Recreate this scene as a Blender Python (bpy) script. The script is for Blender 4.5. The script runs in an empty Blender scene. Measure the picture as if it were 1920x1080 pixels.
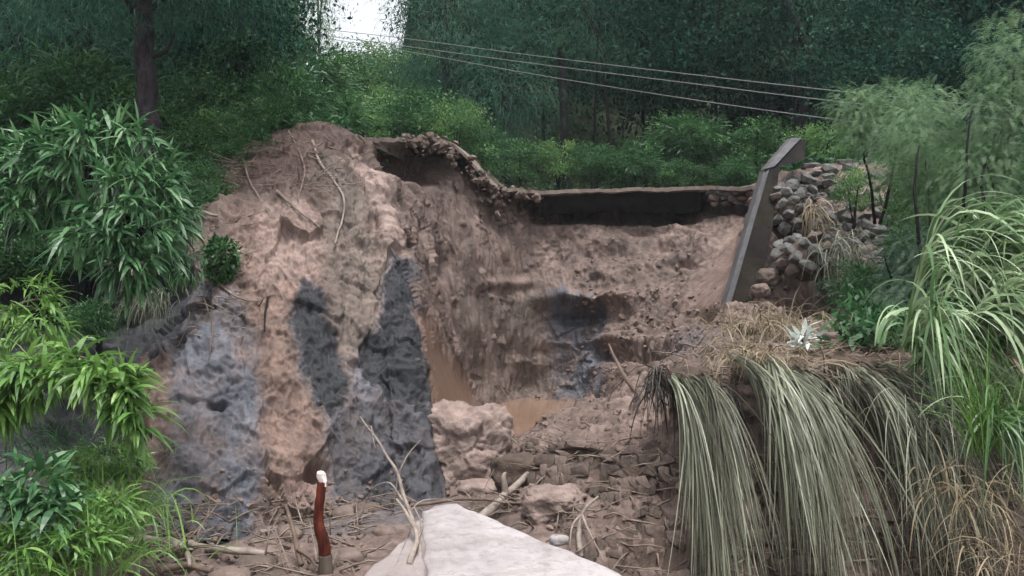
import bpy, bmesh, math, random
import numpy as np
from mathutils import Vector, Matrix
from mathutils.bvhtree import BVHTree

# ------------------------------------------------------------------ camera, sky, sun, exposure
SC = bpy.context.scene
COL = SC.collection
F, CZ = 1663.0, 3.0                     # focal length in 1920-wide pixels, eye height (m)
cam_d = bpy.data.cameras.new('camera'); cam = bpy.data.objects.new('camera', cam_d); COL.objects.link(cam)
cam_d.sensor_width = 36.0; cam_d.lens = 36.0 * F / 1920.0
cam_d.clip_start = 0.1; cam_d.clip_end = 1000.0
cam.location = (0, 0, CZ); cam.rotation_euler = (math.pi / 2, 0, 0)
SC.camera = cam

SUN_EL, SUN_AZ = math.radians(75), math.radians(166)      # azimuth clockwise from +Y
wd = bpy.data.worlds.new('World'); SC.world = wd; wd.use_nodes = True
nt = wd.node_tree; nt.nodes.clear()
sky = nt.nodes.new('ShaderNodeTexSky'); sky.sky_type = 'NISHITA'; sky.sun_disc = False
sky.sun_elevation = SUN_EL; sky.sun_rotation = SUN_AZ; sky.dust_density = 4.0; sky.air_density = 1.0; sky.ozone_density = 1.0
hs = nt.nodes.new('ShaderNodeHueSaturation'); hs.inputs['Saturation'].default_value = 0.15   # overcast: cloud greys the sky
bg = nt.nodes.new('ShaderNodeBackground'); bg.inputs['Strength'].default_value = 0.14
wo = nt.nodes.new('ShaderNodeOutputWorld')
nt.links.new(sky.outputs[0], hs.inputs['Color']); nt.links.new(hs.outputs[0], bg.inputs['Color']); nt.links.new(bg.outputs[0], wo.inputs['Surface'])
sun_d = bpy.data.lights.new('sun', 'SUN'); sun = bpy.data.objects.new('sun', sun_d); COL.objects.link(sun)
sun_d.energy = 1.5; sun_d.angle = math.radians(11); sun_d.color = (1.0, 0.97, 0.94)
sdir = Vector((math.sin(SUN_AZ) * math.cos(SUN_EL), math.cos(SUN_AZ) * math.cos(SUN_EL), math.sin(SUN_EL)))
sun.rotation_euler = sdir.to_track_quat('Z', 'Y').to_euler()
SC.view_settings.view_transform = 'Standard'; SC.view_settings.look = 'None'
SC.view_settings.gamma = 1.0; SC.view_settings.use_curve_mapping = False
SC.view_settings.exposure = 1.2
SC.cycles.use_denoising = True; SC.cycles.use_adaptive_sampling = True; SC.cycles.adaptive_threshold = 0.04
SC.cycles.max_bounces = 6; SC.cycles.diffuse_bounces = 2; SC.cycles.transmission_bounces = 4; SC.cycles.transparent_max_bounces = 4

# ------------------------------------------------------------------ numeric helpers
rng = np.random.default_rng(11)
random.seed(5)
_perm = rng.permutation(256); _perm = np.concatenate([_perm, _perm, _perm])
_g = rng.normal(size=(256, 3)); _g /= np.linalg.norm(_g, axis=1)[:, None]

_gx, _gy, _gz = (np.ascontiguousarray(_g[:, k].astype(np.float32)) for k in range(3)); _p32 = _perm.astype(np.int32)
def perlin(P):
    P = np.asarray(P, np.float64); Fl = np.floor(P); f = (P - Fl).astype(np.float32); I = (Fl.astype(np.int32) & 255)
    fx, fy, fz = (np.ascontiguousarray(f[:, k]) for k in range(3)); u, v, w = (q * q * q * (q * (q * 6 - 15) + 10) for q in (fx, fy, fz))
    A = (_p32[I[:, 0]], _p32[I[:, 0] + 1]); out = None
    def col(a, dx):
        B = (_p32[a + I[:, 1]], _p32[a + I[:, 1] + 1]); r = []
        for dy in (0, 1):
            c = B[dy] + I[:, 2]; h0 = _p32[c]; h1 = _p32[c + 1]; t = _gx[h0] * (fx - dx) + _gy[h0] * (fy - dy) + _gz[h0] * fz
            t1 = _gx[h1] * (fx - dx) + _gy[h1] * (fy - dy) + _gz[h1] * (fz - 1); r.append(t + (t1 - t) * w)
        return r[0] + (r[1] - r[0]) * v
    c0 = col(A[0], 0); c1 = col(A[1], 1)
    return (c0 + (c1 - c0) * u).astype(np.float64) * 1.6

def fbm(P, f=1.0, o=4, g=0.5, ridge=False):
    P = np.asarray(P, float); a = 1.0; s = 0; t = 0
    for k in range(o):
        n = perlin(P * f + 17.3 * k)
        if ridge: n = 1 - 2 * np.abs(n)
        s = s + a * n; t += a; a *= g; f *= 2.03
    return s / t

def W(px, py, d):
    """A point of the place, from where it lies in the picture and how far off it is."""
    return np.array([(px - 960.0) / F * d, d, CZ - (py - 540.0) / F * d])
def proj(V):
    return 960 + V[:, 0] / V[:, 1] * F, 540 - (V[:, 2] - CZ) / V[:, 1] * F
def unit(v):
    v = np.asarray(v, float); return v / np.maximum(np.linalg.norm(v, axis=-1, keepdims=True), 1e-9)
def smooth(e0, e1, x):
    t = np.clip((x - e0) / (e1 - e0), 0, 1); return t * t * (3 - 2 * t)

def mesh(name, V, Fa, mat=None, attrs=None, sm=False):
    me = bpy.data.meshes.new(name); V = np.asarray(V, np.float32); Fa = np.asarray(Fa, np.int32)
    n, k = Fa.shape
    me.vertices.add(len(V)); me.vertices.foreach_set('co', V.ravel())
    me.loops.add(n * k); me.loops.foreach_set('vertex_index', Fa.ravel())
    me.polygons.add(n); me.polygons.foreach_set('loop_start', np.arange(0, n * k, k, dtype=np.int32))
    me.update(calc_edges=True)
    me.polygons.foreach_set('use_smooth', np.full(n, bool(sm)))
    for an, av in (attrs or {}).items():
        av = np.asarray(av, np.float32)
        if av.ndim == 1:
            a = me.attributes.new(an, 'FLOAT', 'POINT'); a.data.foreach_set('value', av)
        else:
            a = me.attributes.new(an, 'FLOAT_COLOR', 'POINT')
            a.data.foreach_set('color', np.concatenate([av, np.ones((len(av), 4 - av.shape[1]), np.float32)], 1).ravel())
    if mat: me.materials.append(mat)
    return me
def link(name, me, parent=None, loc=None, rot=None, sc=None):
    o = bpy.data.objects.new(name, me); COL.objects.link(o)
    if parent is not None: o.parent = parent
    if loc is not None: o.location = tuple(float(c) for c in loc)
    if rot is not None: o.rotation_euler = rot
    if sc is not None: o.scale = (sc, sc, sc) if np.isscalar(sc) else sc
    return o
def tag(o, label, cat, group=None):
    o['label'] = label; o['category'] = cat; o['kind'] = 'thing'
    if group: o['group'] = group
    return o
def thing(name, label, cat, loc=(0, 0, 0), group=None, rz=0.0, sc=None):
    return tag(link(name, None, loc=loc, rot=(0, 0, rz), sc=sc), label, cat, group)
def struct(name, me, kind='structure', label=None):
    o = link(name, me); o['kind'] = kind
    if label: o['label'] = label
    return o
def join(parts):
    Vs, Fs, n = [], [], 0
    for V, Fa in parts:
        Vs.append(V); Fs.append(np.asarray(Fa) + n); n += len(V)
    return np.concatenate(Vs), np.concatenate(Fs)

def catmull(P, n):
    P = np.asarray(P, float); m = len(P)
    t = np.linspace(0, m - 1, n); i = np.minimum(t.astype(int), m - 2); u = (t - i)[:, None] if P.ndim == 2 else (t - i)[:, None, None]
    a, b, c, d = P[np.maximum(i - 1, 0)], P[i], P[i + 1], P[np.minimum(i + 2, m - 1)]
    return 0.5 * (2 * b + (c - a) * u + (2 * a - 5 * b + 4 * c - d) * u * u + (3 * b - a - 3 * c + d) * u ** 3)

def tube(P, R, sides=6, n=None, wob=0.0):
    P = np.asarray(P, float); R = np.asarray(R, float) * np.ones(len(P))
    if n:
        PR = catmull(np.column_stack([P, R]), n); P, R = PR[:, :3], np.maximum(PR[:, 3], 1e-4)
    if wob: P = P + np.column_stack([perlin(P * 3 + s) for s in (0, 31, 67)]) * wob
    T = unit(np.gradient(P, axis=0)); ref = np.array([0.31, 0.2, 0.93])
    if abs((T @ ref)).mean() > 0.85: ref = np.array([1.0, 0.15, 0.1])
    A = unit(np.cross(T, ref)); B = np.cross(T, A)
    th = np.arange(sides) / sides * 2 * math.pi
    ring = np.cos(th)[None, :, None] * A[:, None] + np.sin(th)[None, :, None] * B[:, None]
    V = (P[:, None] + ring * R[:, None, None]).reshape(-1, 3)
    k = len(P); i = np.arange(k - 1)[:, None] * sides; j = np.arange(sides)[None, :]; j2 = (j + 1) % sides
    Q = np.stack([i + j, i + j2, i + sides + j2, i + sides + j], -1).reshape(-1, 4)
    c0, c1 = len(V), len(V) + 1
    V = np.concatenate([V, P[:1], P[-1:]])
    jj = np.arange(sides); e = (k - 1) * sides
    cap = np.concatenate([np.stack([jj, np.full(sides, c0), np.full(sides, c0), (jj + 1) % sides], -1)[:0],])
    h = sides // 2
    caps = []
    for b in range(1, sides - 2, 2):
        caps.append([e, e + b, e + b + 1, e + b + 2 if b + 2 < sides else e]) if b + 2 < sides else None
        caps.append([b + 2, b + 1, b, 0]) if b + 2 < sides else None
    if caps: Q = np.concatenate([Q, np.array(caps)])
    return V[:-2], Q

def grid_faces(nr, nc):
    i = np.arange(nr - 1)[:, None] * nc; j = np.arange(nc - 1)[None, :]
    return np.stack([i + j, i + j + 1, i + nc + j + 1, i + nc + j], -1).reshape(-1, 4)
def net(cols, nc, nr):
    """A surface through columns of (px, py, distance) points -> (nr, nc, 3) world points."""
    P = np.array([[W(*p) for p in c] for c in cols])           # (C, R, 3)
    P = catmull(P, nc)                                          # along the columns
    return catmull(P.transpose(1, 0, 2), nr)
def net_normals(G):
    du = np.gradient(G, axis=1); dv = np.gradient(G, axis=0)
    N = unit(np.cross(du, dv)); N[(N * (np.array([0, 0, 4.0]) - G)).sum(-1) < 0] *= -1
    return N

# ------------------------------------------------------------------ materials
class NT:
    def __init__(s, name):
        s.m = bpy.data.materials.new(name); s.m.use_nodes = True; s.t = s.m.node_tree; s.t.nodes.clear()
        s.out = s.n('ShaderNodeOutputMaterial')
    def n(s, t, **kw):
        nd = s.t.nodes.new(t)
        for k, v in kw.items():
            if k in nd.inputs: nd.inputs[k].default_value = v
            else: setattr(nd, k, v)
        return nd
    def l(s, a, b): s.t.links.new(a, b)
    def pos(s): return s.n('ShaderNodeNewGeometry').outputs['Position']
    def obj(s): return s.n('ShaderNodeTexCoord').outputs['Object']
    def noise(s, co, scale, detail=4.0, rough=0.6, stretch=None):
        if stretch:
            mp = s.n('ShaderNodeMapping'); mp.inputs['Scale'].default_value = stretch; s.l(co, mp.inputs['Vector']); co = mp.outputs[0]
        n = s.n('ShaderNodeTexNoise', Scale=scale, Detail=detail, Roughness=rough); s.l(co, n.inputs['Vector']); return n.outputs[0]
    def ramp(s, fac, stops):
        r = s.n('ShaderNodeValToRGB'); e = r.color_ramp.elements
        while len(e) < len(stops): e.new(0.5)
        for k, (p, c) in enumerate(stops):
            e[k].position = p; e[k].color = (c, c, c, 1) if np.isscalar(c) else (*c, 1)
        s.l(fac, r.inputs[0]); return r.outputs[0]
    def mix(s, fac, a, b, mode='MIX'):
        m = s.n('ShaderNodeMix', data_type='RGBA', blend_type=mode)
        for sock, v in ((m.inputs[0], fac), (m.inputs[6], a), (m.inputs[7], b)):
            if hasattr(v, 'links'): s.l(v, sock)
            else: sock.default_value = v if np.isscalar(v) else (*v, 1)
        return m.outputs[2]
    def bump(s, h, strength=0.5, dist=0.05):
        b = s.n('ShaderNodeBump', Strength=strength, Distance=dist); s.l(h, b.inputs['Height']); return b.outputs[0]
    def finish(s, col, rough=0.9, normal=None, spec=0.3, translucent=0.0):
        p = s.n('ShaderNodeBsdfPrincipled')
        for sock, v in ((p.inputs['Base Color'], col), (p.inputs['Roughness'], rough)):
            if hasattr(v, 'links'): s.l(v, sock)
            else: sock.default_value = v if np.isscalar(v) else (*v, 1)
        p.inputs['Specular IOR Level'].default_value = spec
        if normal is not None: s.l(normal, p.inputs['Normal'])
        sh = p.outputs[0]
        if translucent:
            tr = s.n('ShaderNodeBsdfTranslucent')
            if hasattr(col, 'links'): s.l(col, tr.inputs[0])
            else: tr.inputs[0].default_value = (*col, 1)
            mx = s.n('ShaderNodeMixShader'); mx.inputs[0].default_value = translucent
            s.l(sh, mx.inputs[1]); s.l(tr.outputs[0], mx.inputs[2]); sh = mx.outputs[0]
        s.l(sh, s.out.inputs['Surface']); return s.m

def leaf_mat(name, c0, c1, c2, rough=0.5, tr=0.3, spec=0.35):
    t = NT(name); a = t.n('ShaderNodeAttribute', attribute_name='tint')
    col = t.ramp(a.outputs['Fac'], [(0.0, c0), (0.55, c1), (1.0, c2)])
    n = t.noise(t.pos(), 1.7, 3.0)
    col = t.mix(t.ramp(n, [(0.35, 0.0), (0.7, 0.35)]), col, c0)
    return t.finish(col, rough, None, spec, tr)
def plain(name, c0, c1, scale=6, rough=0.9, bumps=0.4, bscale=30, bdist=0.02, stretch=None, spec=0.3):
    t = NT(name); co = t.obj()
    n = t.noise(co, scale, 5, 0.65, stretch)
    col = t.ramp(n, [(0.3, c0), (0.7, c1)])
    return t.finish(col, rough, t.bump(t.noise(co, bscale, 4, 0.7, stretch), bumps, bdist), spec)

def worley(P, f, seed=0.0):
    """Nearest-cell id noise: (random value of the nearest cell, F1, F2)."""
    Q = np.asarray(P) * f + seed; I = np.floor(Q).astype(int); b1 = np.full(len(Q), 9.0); b2 = np.full(len(Q), 9.0); val = np.zeros(len(Q))
    for dx in (-1, 0, 1):
        for dy in (-1, 0, 1):
            for dz in (-1, 0, 1):
                J = I + [dx, dy, dz]; Jm = J & 255; h = _perm[_perm[_perm[Jm[:, 0]] + Jm[:, 1]] + Jm[:, 2]]
                c = J + .5 + .42 * _g[h]; d = np.linalg.norm(Q - c, axis=1)
                n1 = d < b1; b2 = np.where(n1, b1, np.minimum(b2, d)); val = np.where(n1, h / 255.0, val); b1 = np.where(n1, d, b1)
    return val, b1, b2
def lerp(a, b, t): return a + (b - a) * (t[:, None] if np.ndim(a) > 1 or np.ndim(b) > 1 or np.ndim(a) == 1 else t)
def soil_colour(P, shale, dark, wet, warm, top=None, pale=None, olive=None):
    """Albedo of the slipped ground: brown clay with run-off streaks, slate-grey and black shale (the black also paints shade on the left bank), wet clay."""
    c1 = np.array((.056, .039, .032)); c2 = np.array((.128, .090, .076)); c3 = np.array((.225, .163, .141))
    wp = np.column_stack([fbm(P + k, .9, 2) for k in (3, 23)] + [np.zeros(len(P))])
    st = fbm((P + .12 * wp) * [1, 1, .11] + 2.0, 3.0, 4, .62); st2 = fbm((P + .06 * wp) * [1, 1, .07] + 8.0, 8.0, 3, .6); bl = fbm(P + 11, .8, 4, .6); md = fbm(P * [1, 1, .5] + 5, 2.6, 4, .65)
    v = np.clip(.45 + .5 * bl + .65 * st + .40 * st2 + .45 * md, 0, 1)
    col = np.where(v[:, None] < .5, c1 + (c2 - c1) * (v[:, None] * 2), c2 + (c3 - c2) * (v[:, None] * 2 - 1))
    col = col + (np.array((.185, .118, .093)) * (.6 + .7 * v[:, None]) - col) * (np.clip(warm, 0, 1) * .75)[:, None]
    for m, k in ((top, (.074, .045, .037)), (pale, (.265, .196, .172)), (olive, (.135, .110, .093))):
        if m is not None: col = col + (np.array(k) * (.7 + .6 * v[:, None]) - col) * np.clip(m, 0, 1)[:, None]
    w = np.clip(.42 + .8 * st + .45 * st2 + .5 * md, 0, 1)[:, None]
    s0 = np.array((.048, .051, .062)); sh = s0 + (np.array((.124, .128, .152)) - s0) * w
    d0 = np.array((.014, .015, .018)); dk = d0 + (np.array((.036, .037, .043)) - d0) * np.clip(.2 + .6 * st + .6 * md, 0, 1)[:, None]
    wt = np.array((.175, .110, .080)) + .03 * np.clip(bl, -1, 1)[:, None]
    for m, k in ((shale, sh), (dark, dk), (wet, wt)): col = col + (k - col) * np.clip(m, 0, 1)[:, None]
    return np.clip(col, .01, .9)
def soil_mat():
    t = NT('soil'); co = t.pos(); c = t.n('ShaderNodeAttribute', attribute_name='col')
    wetn = t.n('ShaderNodeAttribute', attribute_name='wet').outputs['Fac']
    n = t.noise(co, 11, 6, .7, (1, 1, .36)); col = t.mix(1.0, c.outputs['Color'], t.ramp(n, [(.28, .6), (.5, 1.0), (.72, 1.25)]), 'MULTIPLY')
    h = t.mix(wetn, n, (.5, .5, .5)); rough = t.ramp(wetn, [(0, .72), (1, .38)])
    return t.finish(col, rough, t.bump(h, .7, .05), .4)
SOIL = soil_mat()
# ------------------------------------------------------------------ the setting: scarp, embankment, ground, hillside, road, pool
def poly_mask(px, py, pts, soft=12.0):
    """Soft inside test of a closed polygon, in picture units."""
    pts = np.array(pts, float); n = len(pts); inside = np.zeros(len(px), bool); dist = np.full(len(px), 1e9)
    for k in range(n):
        x1, y1 = pts[k]; x2, y2 = pts[(k + 1) % n]
        c = (y1 > py) != (y2 > py)
        with np.errstate(divide='ignore', invalid='ignore'):
            inside ^= c & (px < (x2 - x1) * (py - y1) / (y2 - y1 + 1e-12) + x1)
        L = (x2 - x1) ** 2 + (y2 - y1) ** 2; u = np.clip(((px - x1) * (x2 - x1) + (py - y1) * (y2 - y1)) / L, 0, 1)
        dist = np.minimum(dist, np.hypot(px - x1 - u * (x2 - x1), py - y1 - u * (y2 - y1)))
    return smooth(-soft, soft, np.where(inside, dist, -dist))

SCARP = [
 [(-500,420,15),(-500,500,15.5),(-500,600,15),(-500,700,13),(-500,850,11.4),(-500,960,10.6),(-500,1080,10.0)],
 [(40,415,14.4),(40,480,16.4),(40,560,16.0),(40,640,13.2),(50,800,11.6),(60,940,10.8),(60,1070,10.1)],
 [(240,400,14.8),(240,470,16.0),(245,560,14.6),(250,660,12.9),(258,810,11.6),(265,930,10.9),(270,1040,10.3)],
 [(370,335,15.7),(370,430,14.4),(375,540,13.4),(388,660,12.6),(398,800,11.8),(400,920,11.1),(405,1030,10.5)],
 [(500,258,16.5),(495,370,15.0),(495,490,14.0),(500,630,13.1),(505,770,12.3),(510,900,11.5),(515,1005,11.0)],
 [(600,232,16.9),(600,350,15.4),(602,470,14.4),(606,610,13.4),(610,750,12.6),(615,870,12.0),(620,990,11.3)],
 [(652,244,17.1),(672,360,15.9),(690,480,14.9),(702,610,13.9),(710,740,13.1),(715,850,12.5),(715,975,11.8)],
 [(668,254,17.4),(715,370,16.2),(750,480,15.3),(775,590,14.6),(795,700,13.8),(822,810,13.1),(838,935,12.6)],
 [(692,262,19.4),(752,380,18.6),(785,490,18.0),(803,590,17.8),(822,690,17.8),(845,770,17.6),(860,850,16.5)],
 [(745,270,22.2),(796,380,21.8),(824,490,21.5),(842,580,21.4),(856,670,21.4),(870,735,21.5),(880,775,21.3)],
 [(830,285,23.4),(862,390,22.9),(884,490,22.6),(898,580,22.5),(905,665,22.6),(915,730,22.8),(925,775,22.8)],
 [(915,350,24.6),(930,420,24.2),(945,500,23.9),(956,590,23.8),(965,670,24.0),(975,730,24.2),(985,775,23.6)],
 [(1010,368,25.4),(1018,415,25.2),(1025,500,24.7),(1035,590,24.4),(1042,665,24.3),(1050,730,24.1),(1055,775,23.4)],
 [(1150,368,25.8),(1150,420,25.6),(1145,500,24.6),(1135,590,24.3),(1125,665,23.9),(1118,730,23.2),(1115,780,21.5)],
 [(1290,364,25.6),(1285,415,25.2),(1265,500,23.9),(1245,580,22.6),(1215,660,20.8),(1185,730,18.2),(1160,790,15.5)],
 [(1400,352,24.6),(1392,410,23.9),(1372,480,22.3),(1335,560,20.2),(1290,640,17.8),(1245,710,15.0),(1215,780,12.8)],
 [(1445,335,22.8),(1425,420,21.2),(1400,500,19.6),(1375,575,17.8),(1345,640,15.6),(1310,700,13.0),(1290,780,11.6)],
 [(1560,310,21.6),(1540,420,20.0),(1520,510,18.8),(1505,590,17.2),(1485,640,14.6),(1460,690,12.0),(1450,780,10.9)],
 [(1750,310,20.4),(1740,420,18.4),(1730,510,16.8),(1725,590,15.0),(1710,640,13.0),(1700,690,11.4),(1690,800,10.4)],
 [(1980,300,19.4),(1980,420,17.2),(1980,510,15.4),(1980,590,13.6),(1980,650,12.2),(1980,710,10.8),(1980,820,10.0)],
 [(2600,300,19.4),(2600,420,17.2),(2600,510,15.4),(2600,590,13.6),(2600,650,12.2),(2600,710,10.8),(2600,820,10.0)]]
NC, NR = 1150, 380
G = net(SCARP, NC, NR); N = net_normals(G)
P = G.reshape(-1, 3); Nn = N.reshape(-1, 3); px, py = proj(P)
rowt = np.repeat(np.linspace(0, 1, NR), NC)
wet = poly_mask(px + 14 * fbm(P, .9, 2), py + 14 * fbm(P + 5, .9, 2), [(778,585),(800,600),(815,640),(850,690),(878,735),(900,790),(820,790),(800,700)], 14)
slide = poly_mask(px, py, [(1400,400),(1385,570),(1340,590),(1280,620),(1300,560),(1350,470)], 22)
pink = poly_mask(px + 40 * fbm(P, 1.1, 3), py + 30 * fbm(P + 9, 1.1, 3), [(430,380),(560,400),(590,520),(545,640),(600,800),(610,860),(560,960),(480,900),(470,700),(440,560)], 40)
left = smooth(860, 760, px)                                   # the near buttress
bowl = 1 - left
px2, py2 = px, py
wx = 22 * fbm(P * [1, 1, .45], 1.7, 5, .62); wy = 55 * fbm(P * [1, 1, .2] + 7, 2.6, 4, .6)
rag = fbm(P * np.array([1, 1, .25]), 3.4, 5, .68)
def pm(pts, soft=10): return smooth(.1, .9, poly_mask(px + wx, py + wy, pts, soft * 2) + .5 * rag)
shale = np.maximum.reduce([
    pm([(330,600),(440,560),(480,640),(490,800),(480,1000),(480,1100),(250,1100),(230,980),(330,900),(320,700)], 16),
    0.85 * pm([(600,600),(640,640),(680,640),(740,700),(815,700),(850,900),(870,960),(620,990),(610,850),(600,760)], 14),
    pm([(1015,545),(1080,550),(1150,580),(1145,680),(1155,745),(1045,755),(1035,660)], 10),
    0.6 * pm([(1270,640),(1340,620),(1330,690),(1270,700)], 16), .9 * pm([(120,440),(350,450),(400,560),(380,660),(120,700)], 16),
    0.7 * pm([(-100,640),(240,660),(260,800),(300,900),(-100,1000)], 16)])
def pd(pts, soft=26): return smooth(-0.16, 0.26, poly_mask(px + wx, py + wy, pts, soft) - 0.45 + 0.75 * rag)
dark = np.maximum.reduce([
    pd([(577,512),(600,560),(625,640),(650,720),(640,790),(600,760),(565,680),(545,600)]),
    pd([(735,490),(765,500),(775,600),(800,690),(825,770),(740,770),(670,720),(680,640),(730,580)]),
    pd([(-600,400),(335,400),(345,480),(335,640),(230,680),(-600,700)], 24), 0.95 * pd([(-600,640),(180,650),(240,760),(230,860),(-600,900)], 20),  # left bank: dark shale plus the shade under the bamboo, painted in
    .55 * pd([(620,760),(830,770),(850,940),(760,950),(640,960),(615,860)], 24)])
dark = dark * np.where(px > 400, smooth(-.5, -.1, fbm(P + .1 * np.sin(P * 3), 1.7, 5, .7) + .12), 1.0)
shale = np.maximum(shale, .85 * np.maximum(pd([(577,505),(605,560),(630,640),(655,720),(645,800),(600,770),(560,690),(540,600)]), pd([(725,480),(768,490),(780,600),(805,690),(832,780),(740,790),(655,730),(670,640),(720,580)])))
soilstreak = pm([(655,470),(720,480),(700,600),(660,700),(640,790),(610,640),(620,520)], 16)
shale = shale * (1 - 0.9 * soilstreak); 
shale = shale * np.clip(0.8 + 1.3 * fbm(P * np.array([1, 1, .3]), 2.0, 5, .65), 0, 1)
# relief, pushed along the normals: run-off grooves, sheared faces, lumps only in patches
lump = fbm(P, 0.75, 3); warpv = np.column_stack([fbm(P + k, 1.0, 3) for k in (0, 20, 40)])
edge = smooth(0, 0.05, rowt); fade = 1 - 0.92 * np.maximum(wet, slide)
V1 = (P + .14 * warpv) * [1, 1, .13]; groove = fbm(V1, 1.5, 4, .55, True); thin = fbm(V1 + 30, 5.0, 4, .6, True)
shear, s1, s2 = worley((P + .2 * warpv) * [1, 1, .32], 1.5, 13.0)            # tall sheared facets
cv, f1, f2 = worley(P + .25 * warpv, 2.6); cv2, g1, g2 = worley(P * [1, 1, .7] + .12 * warpv, 6.0, 31.0)
chunky = smooth(.05, .45, fbm(P + 50, .6, 3))                                # where the soil broke off in lumps
fine = fbm(P, 8.0, 3, 0.65); clod = fbm(P + .2 * warpv, 2.6, 4, 0.62, True)
sl = P[:, 2] * .5 + .55 * lump + .30 * warpv[:, 0] + .12 * P[:, 0]; saw = sl - np.floor(sl); ledge = np.where(saw < .88, saw / .88, (1 - saw) / .12)
right_b = bowl * smooth(980, 1080, px)
disp = (0.20 * lump + left * (.14 * groove + .085 * thin + .20 * (shear - .5)) + bowl * (.07 * groove + .05 * thin + .10 * (shear - .5)) +
        chunky * (.05 * clod + .09 * (cv - .5) + .04 * (cv2 - .5) + .03 * fine) * (.5 + .6 * right_b) + right_b * (.16 * ledge + .06 * clod) + .016 * fine) * fade * (0.3 + 0.7 * edge)
clump = np.clip(fbm(P + 3.3, 1.7, 3) - 0.2, 0, 1)             # slabs of soil still hanging on
disp += 0.30 * clump * fade * edge - .05 * np.clip(dark, 0, 1)
def blob(cx, cy, rx, ry, amt, p=2.0):
    global disp
    q = (np.abs((px - cx) / rx) ** p + np.abs((py - cy) / ry) ** p); disp = disp + amt * np.exp(-q)
blob(1090, 598, 46, 13, -.42); blob(1085, 562, 70, 12, 0.5); blob(1040, 548, 26, 14, .3); blob(1170, 570, 50, 14, 0.25)
blob(822, 505, 20, 26, -0.25); blob(960, 532, 60, 10, 0.16); blob(1190, 676, 80, 14, -0.3); blob(1180, 645, 90, 10, 0.2)
blob(1320, 600, 30, 16, -0.5); blob(1240, 470, 30, 10, -0.3); blob(1205, 440, 40, 10, -0.28); blob(1270, 500, 28, 9, -0.28); blob(1130, 480, 45, 12, -0.2)
blob(1160, 395, 150, 26, -0.9, 4); blob(1370, 388, 40, 16, -0.6, 4)
blob(770, 305, 60, 36, -1.0, 3); blob(700, 420, 12, 28, -0.3); blob(720, 330, 22, 40, 0.3)
blob(1512, 560, 40, 45, -1.7, 3); blob(1455, 520, 30, 60, -.6, 3); blob(1420, 500, 18, 50, -0.5)
blob(110, 520, 190, 70, -1.6); blob(90, 800, 130, 50, -.7); blob(200, 820, 40, 12, -0.25); blob(410, 766, 14, 6, -0.25); blob(590, 890, 18, 12, -0.35)
P2 = P + Nn * disp[:, None]
orange = poly_mask(px + wx, py + wy, [(250,650),(320,650),(330,760),(280,820),(250,760)], 16)
topsoil = left * smooth(480, 300, py + wy * 1.5 + .10 * np.abs(px - 520)) * .85
lit_pale = .8 * np.maximum(pm([(655,290),(690,300),(745,420),(770,490),(735,480),(690,400)], 12), .7 * pm([(500,370),(560,390),(590,480),(560,530),(500,540),(480,460)], 22))  # lit ridge and lit patch of the face, brightness put into the soil colour
olivem = np.maximum(.7 * pm([(590,300),(650,320),(690,420),(720,480),(700,620),(650,700),(610,560),(600,420)], 20), .5 * bowl * pm([(870,545),(1020,555),(1040,740),(900,750),(860,640)], 22))
warm = np.clip(0.75 * pink + 0.5 * slide + 0.4 * orange + 0.18 * fbm(P, .8, 3), 0, 1)
scarp = struct('earth_scarp', mesh('earth_scarp', P2, grid_faces(NR, NC), SOIL, {'col': soil_colour(P, shale, dark, wet, warm, topsoil, lit_pale, olivem), 'wet': np.clip(wet, 0, 1)}, True))
scarp['label'] = 'bare pink-brown landslide scarp streaked with grey shale'
TERR = [(P2.reshape(NR, NC, 3)[::2, ::2].reshape(-1, 3), grid_faces(NR // 2, NC // 2))]

# the embankment that the stone walls hold on the right
EMB = [
 [(960,835,14.0),(955,850,13.2),(950,865,12.6),(950,890,12.3),(950,920,12.0),(950,960,11.4),(950,1010,10.6)],
 [(1050,775,14.2),(1030,800,12.8),(1010,830,11.3),(1005,865,11.0),(1000,910,10.7),(990,960,10.2),(990,1040,9.4)],
 [(1150,735,14.0),(1140,775,12.3),(1130,822,10.9),(1130,865,10.7),(1130,915,10.4),(1130,970,9.7),(1140,1110,8.9)],
 [(1230,690,14.0),(1225,730,12.2),(1232,790,10.9),(1238,835,10.5),(1240,915,10.2),(1240,970,9.9),(1240,1110,9.4)],
 [(1320,660,14.2),(1315,680,12.2),(1310,715,10.6),(1310,800,10.3),(1310,915,10.0),(1310,970,9.75),(1310,1110,9.4)],
 [(1450,640,14.2),(1450,650,12.2),(1440,690,10.3),(1440,800,10.0),(1440,915,9.7),(1440,970,9.5),(1440,1110,9.2)],
 [(1600,635,13.8),(1600,650,11.8),(1600,700,10.0),(1600,800,9.8),(1600,915,9.5),(1600,970,9.3),(1600,1110,9.0)],
 [(1770,640,13.2),(1770,665,11.2),(1770,720,9.6),(1770,800,9.4),(1770,915,9.2),(1770,970,9.1),(1770,1110,8.9)],
 [(1980,660,12.6),(1980,690,10.6),(1980,740,9.2),(1980,800,9.1),(1980,915,8.9),(1980,970,8.7),(1980,1110,8.1)],
 [(2600,660,12.6),(2600,690,10.6),(2600,740,9.2),(2600,800,9.1),(2600,915,8.9),(2600,970,8.7),(2600,1110,8.1)]]
G = net(EMB, 420, 200); P = G.reshape(-1, 3); Nn = net_normals(G).reshape(-1, 3); px, py = proj(P)
cv, f1, f2 = worley(P, 3.0); disp = 0.16 * fbm(P, 1.2, 4, .55) + 0.08 * fbm(P, 3.2, 4, .6, True) + .10 * (cv - .5) + 0.03 * fbm(P, 9, 3, .6)
P2 = P + Nn * disp[:, None]
warm = np.clip(0.15 + 0.25 * fbm(P, .8, 3), 0, 1)
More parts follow.
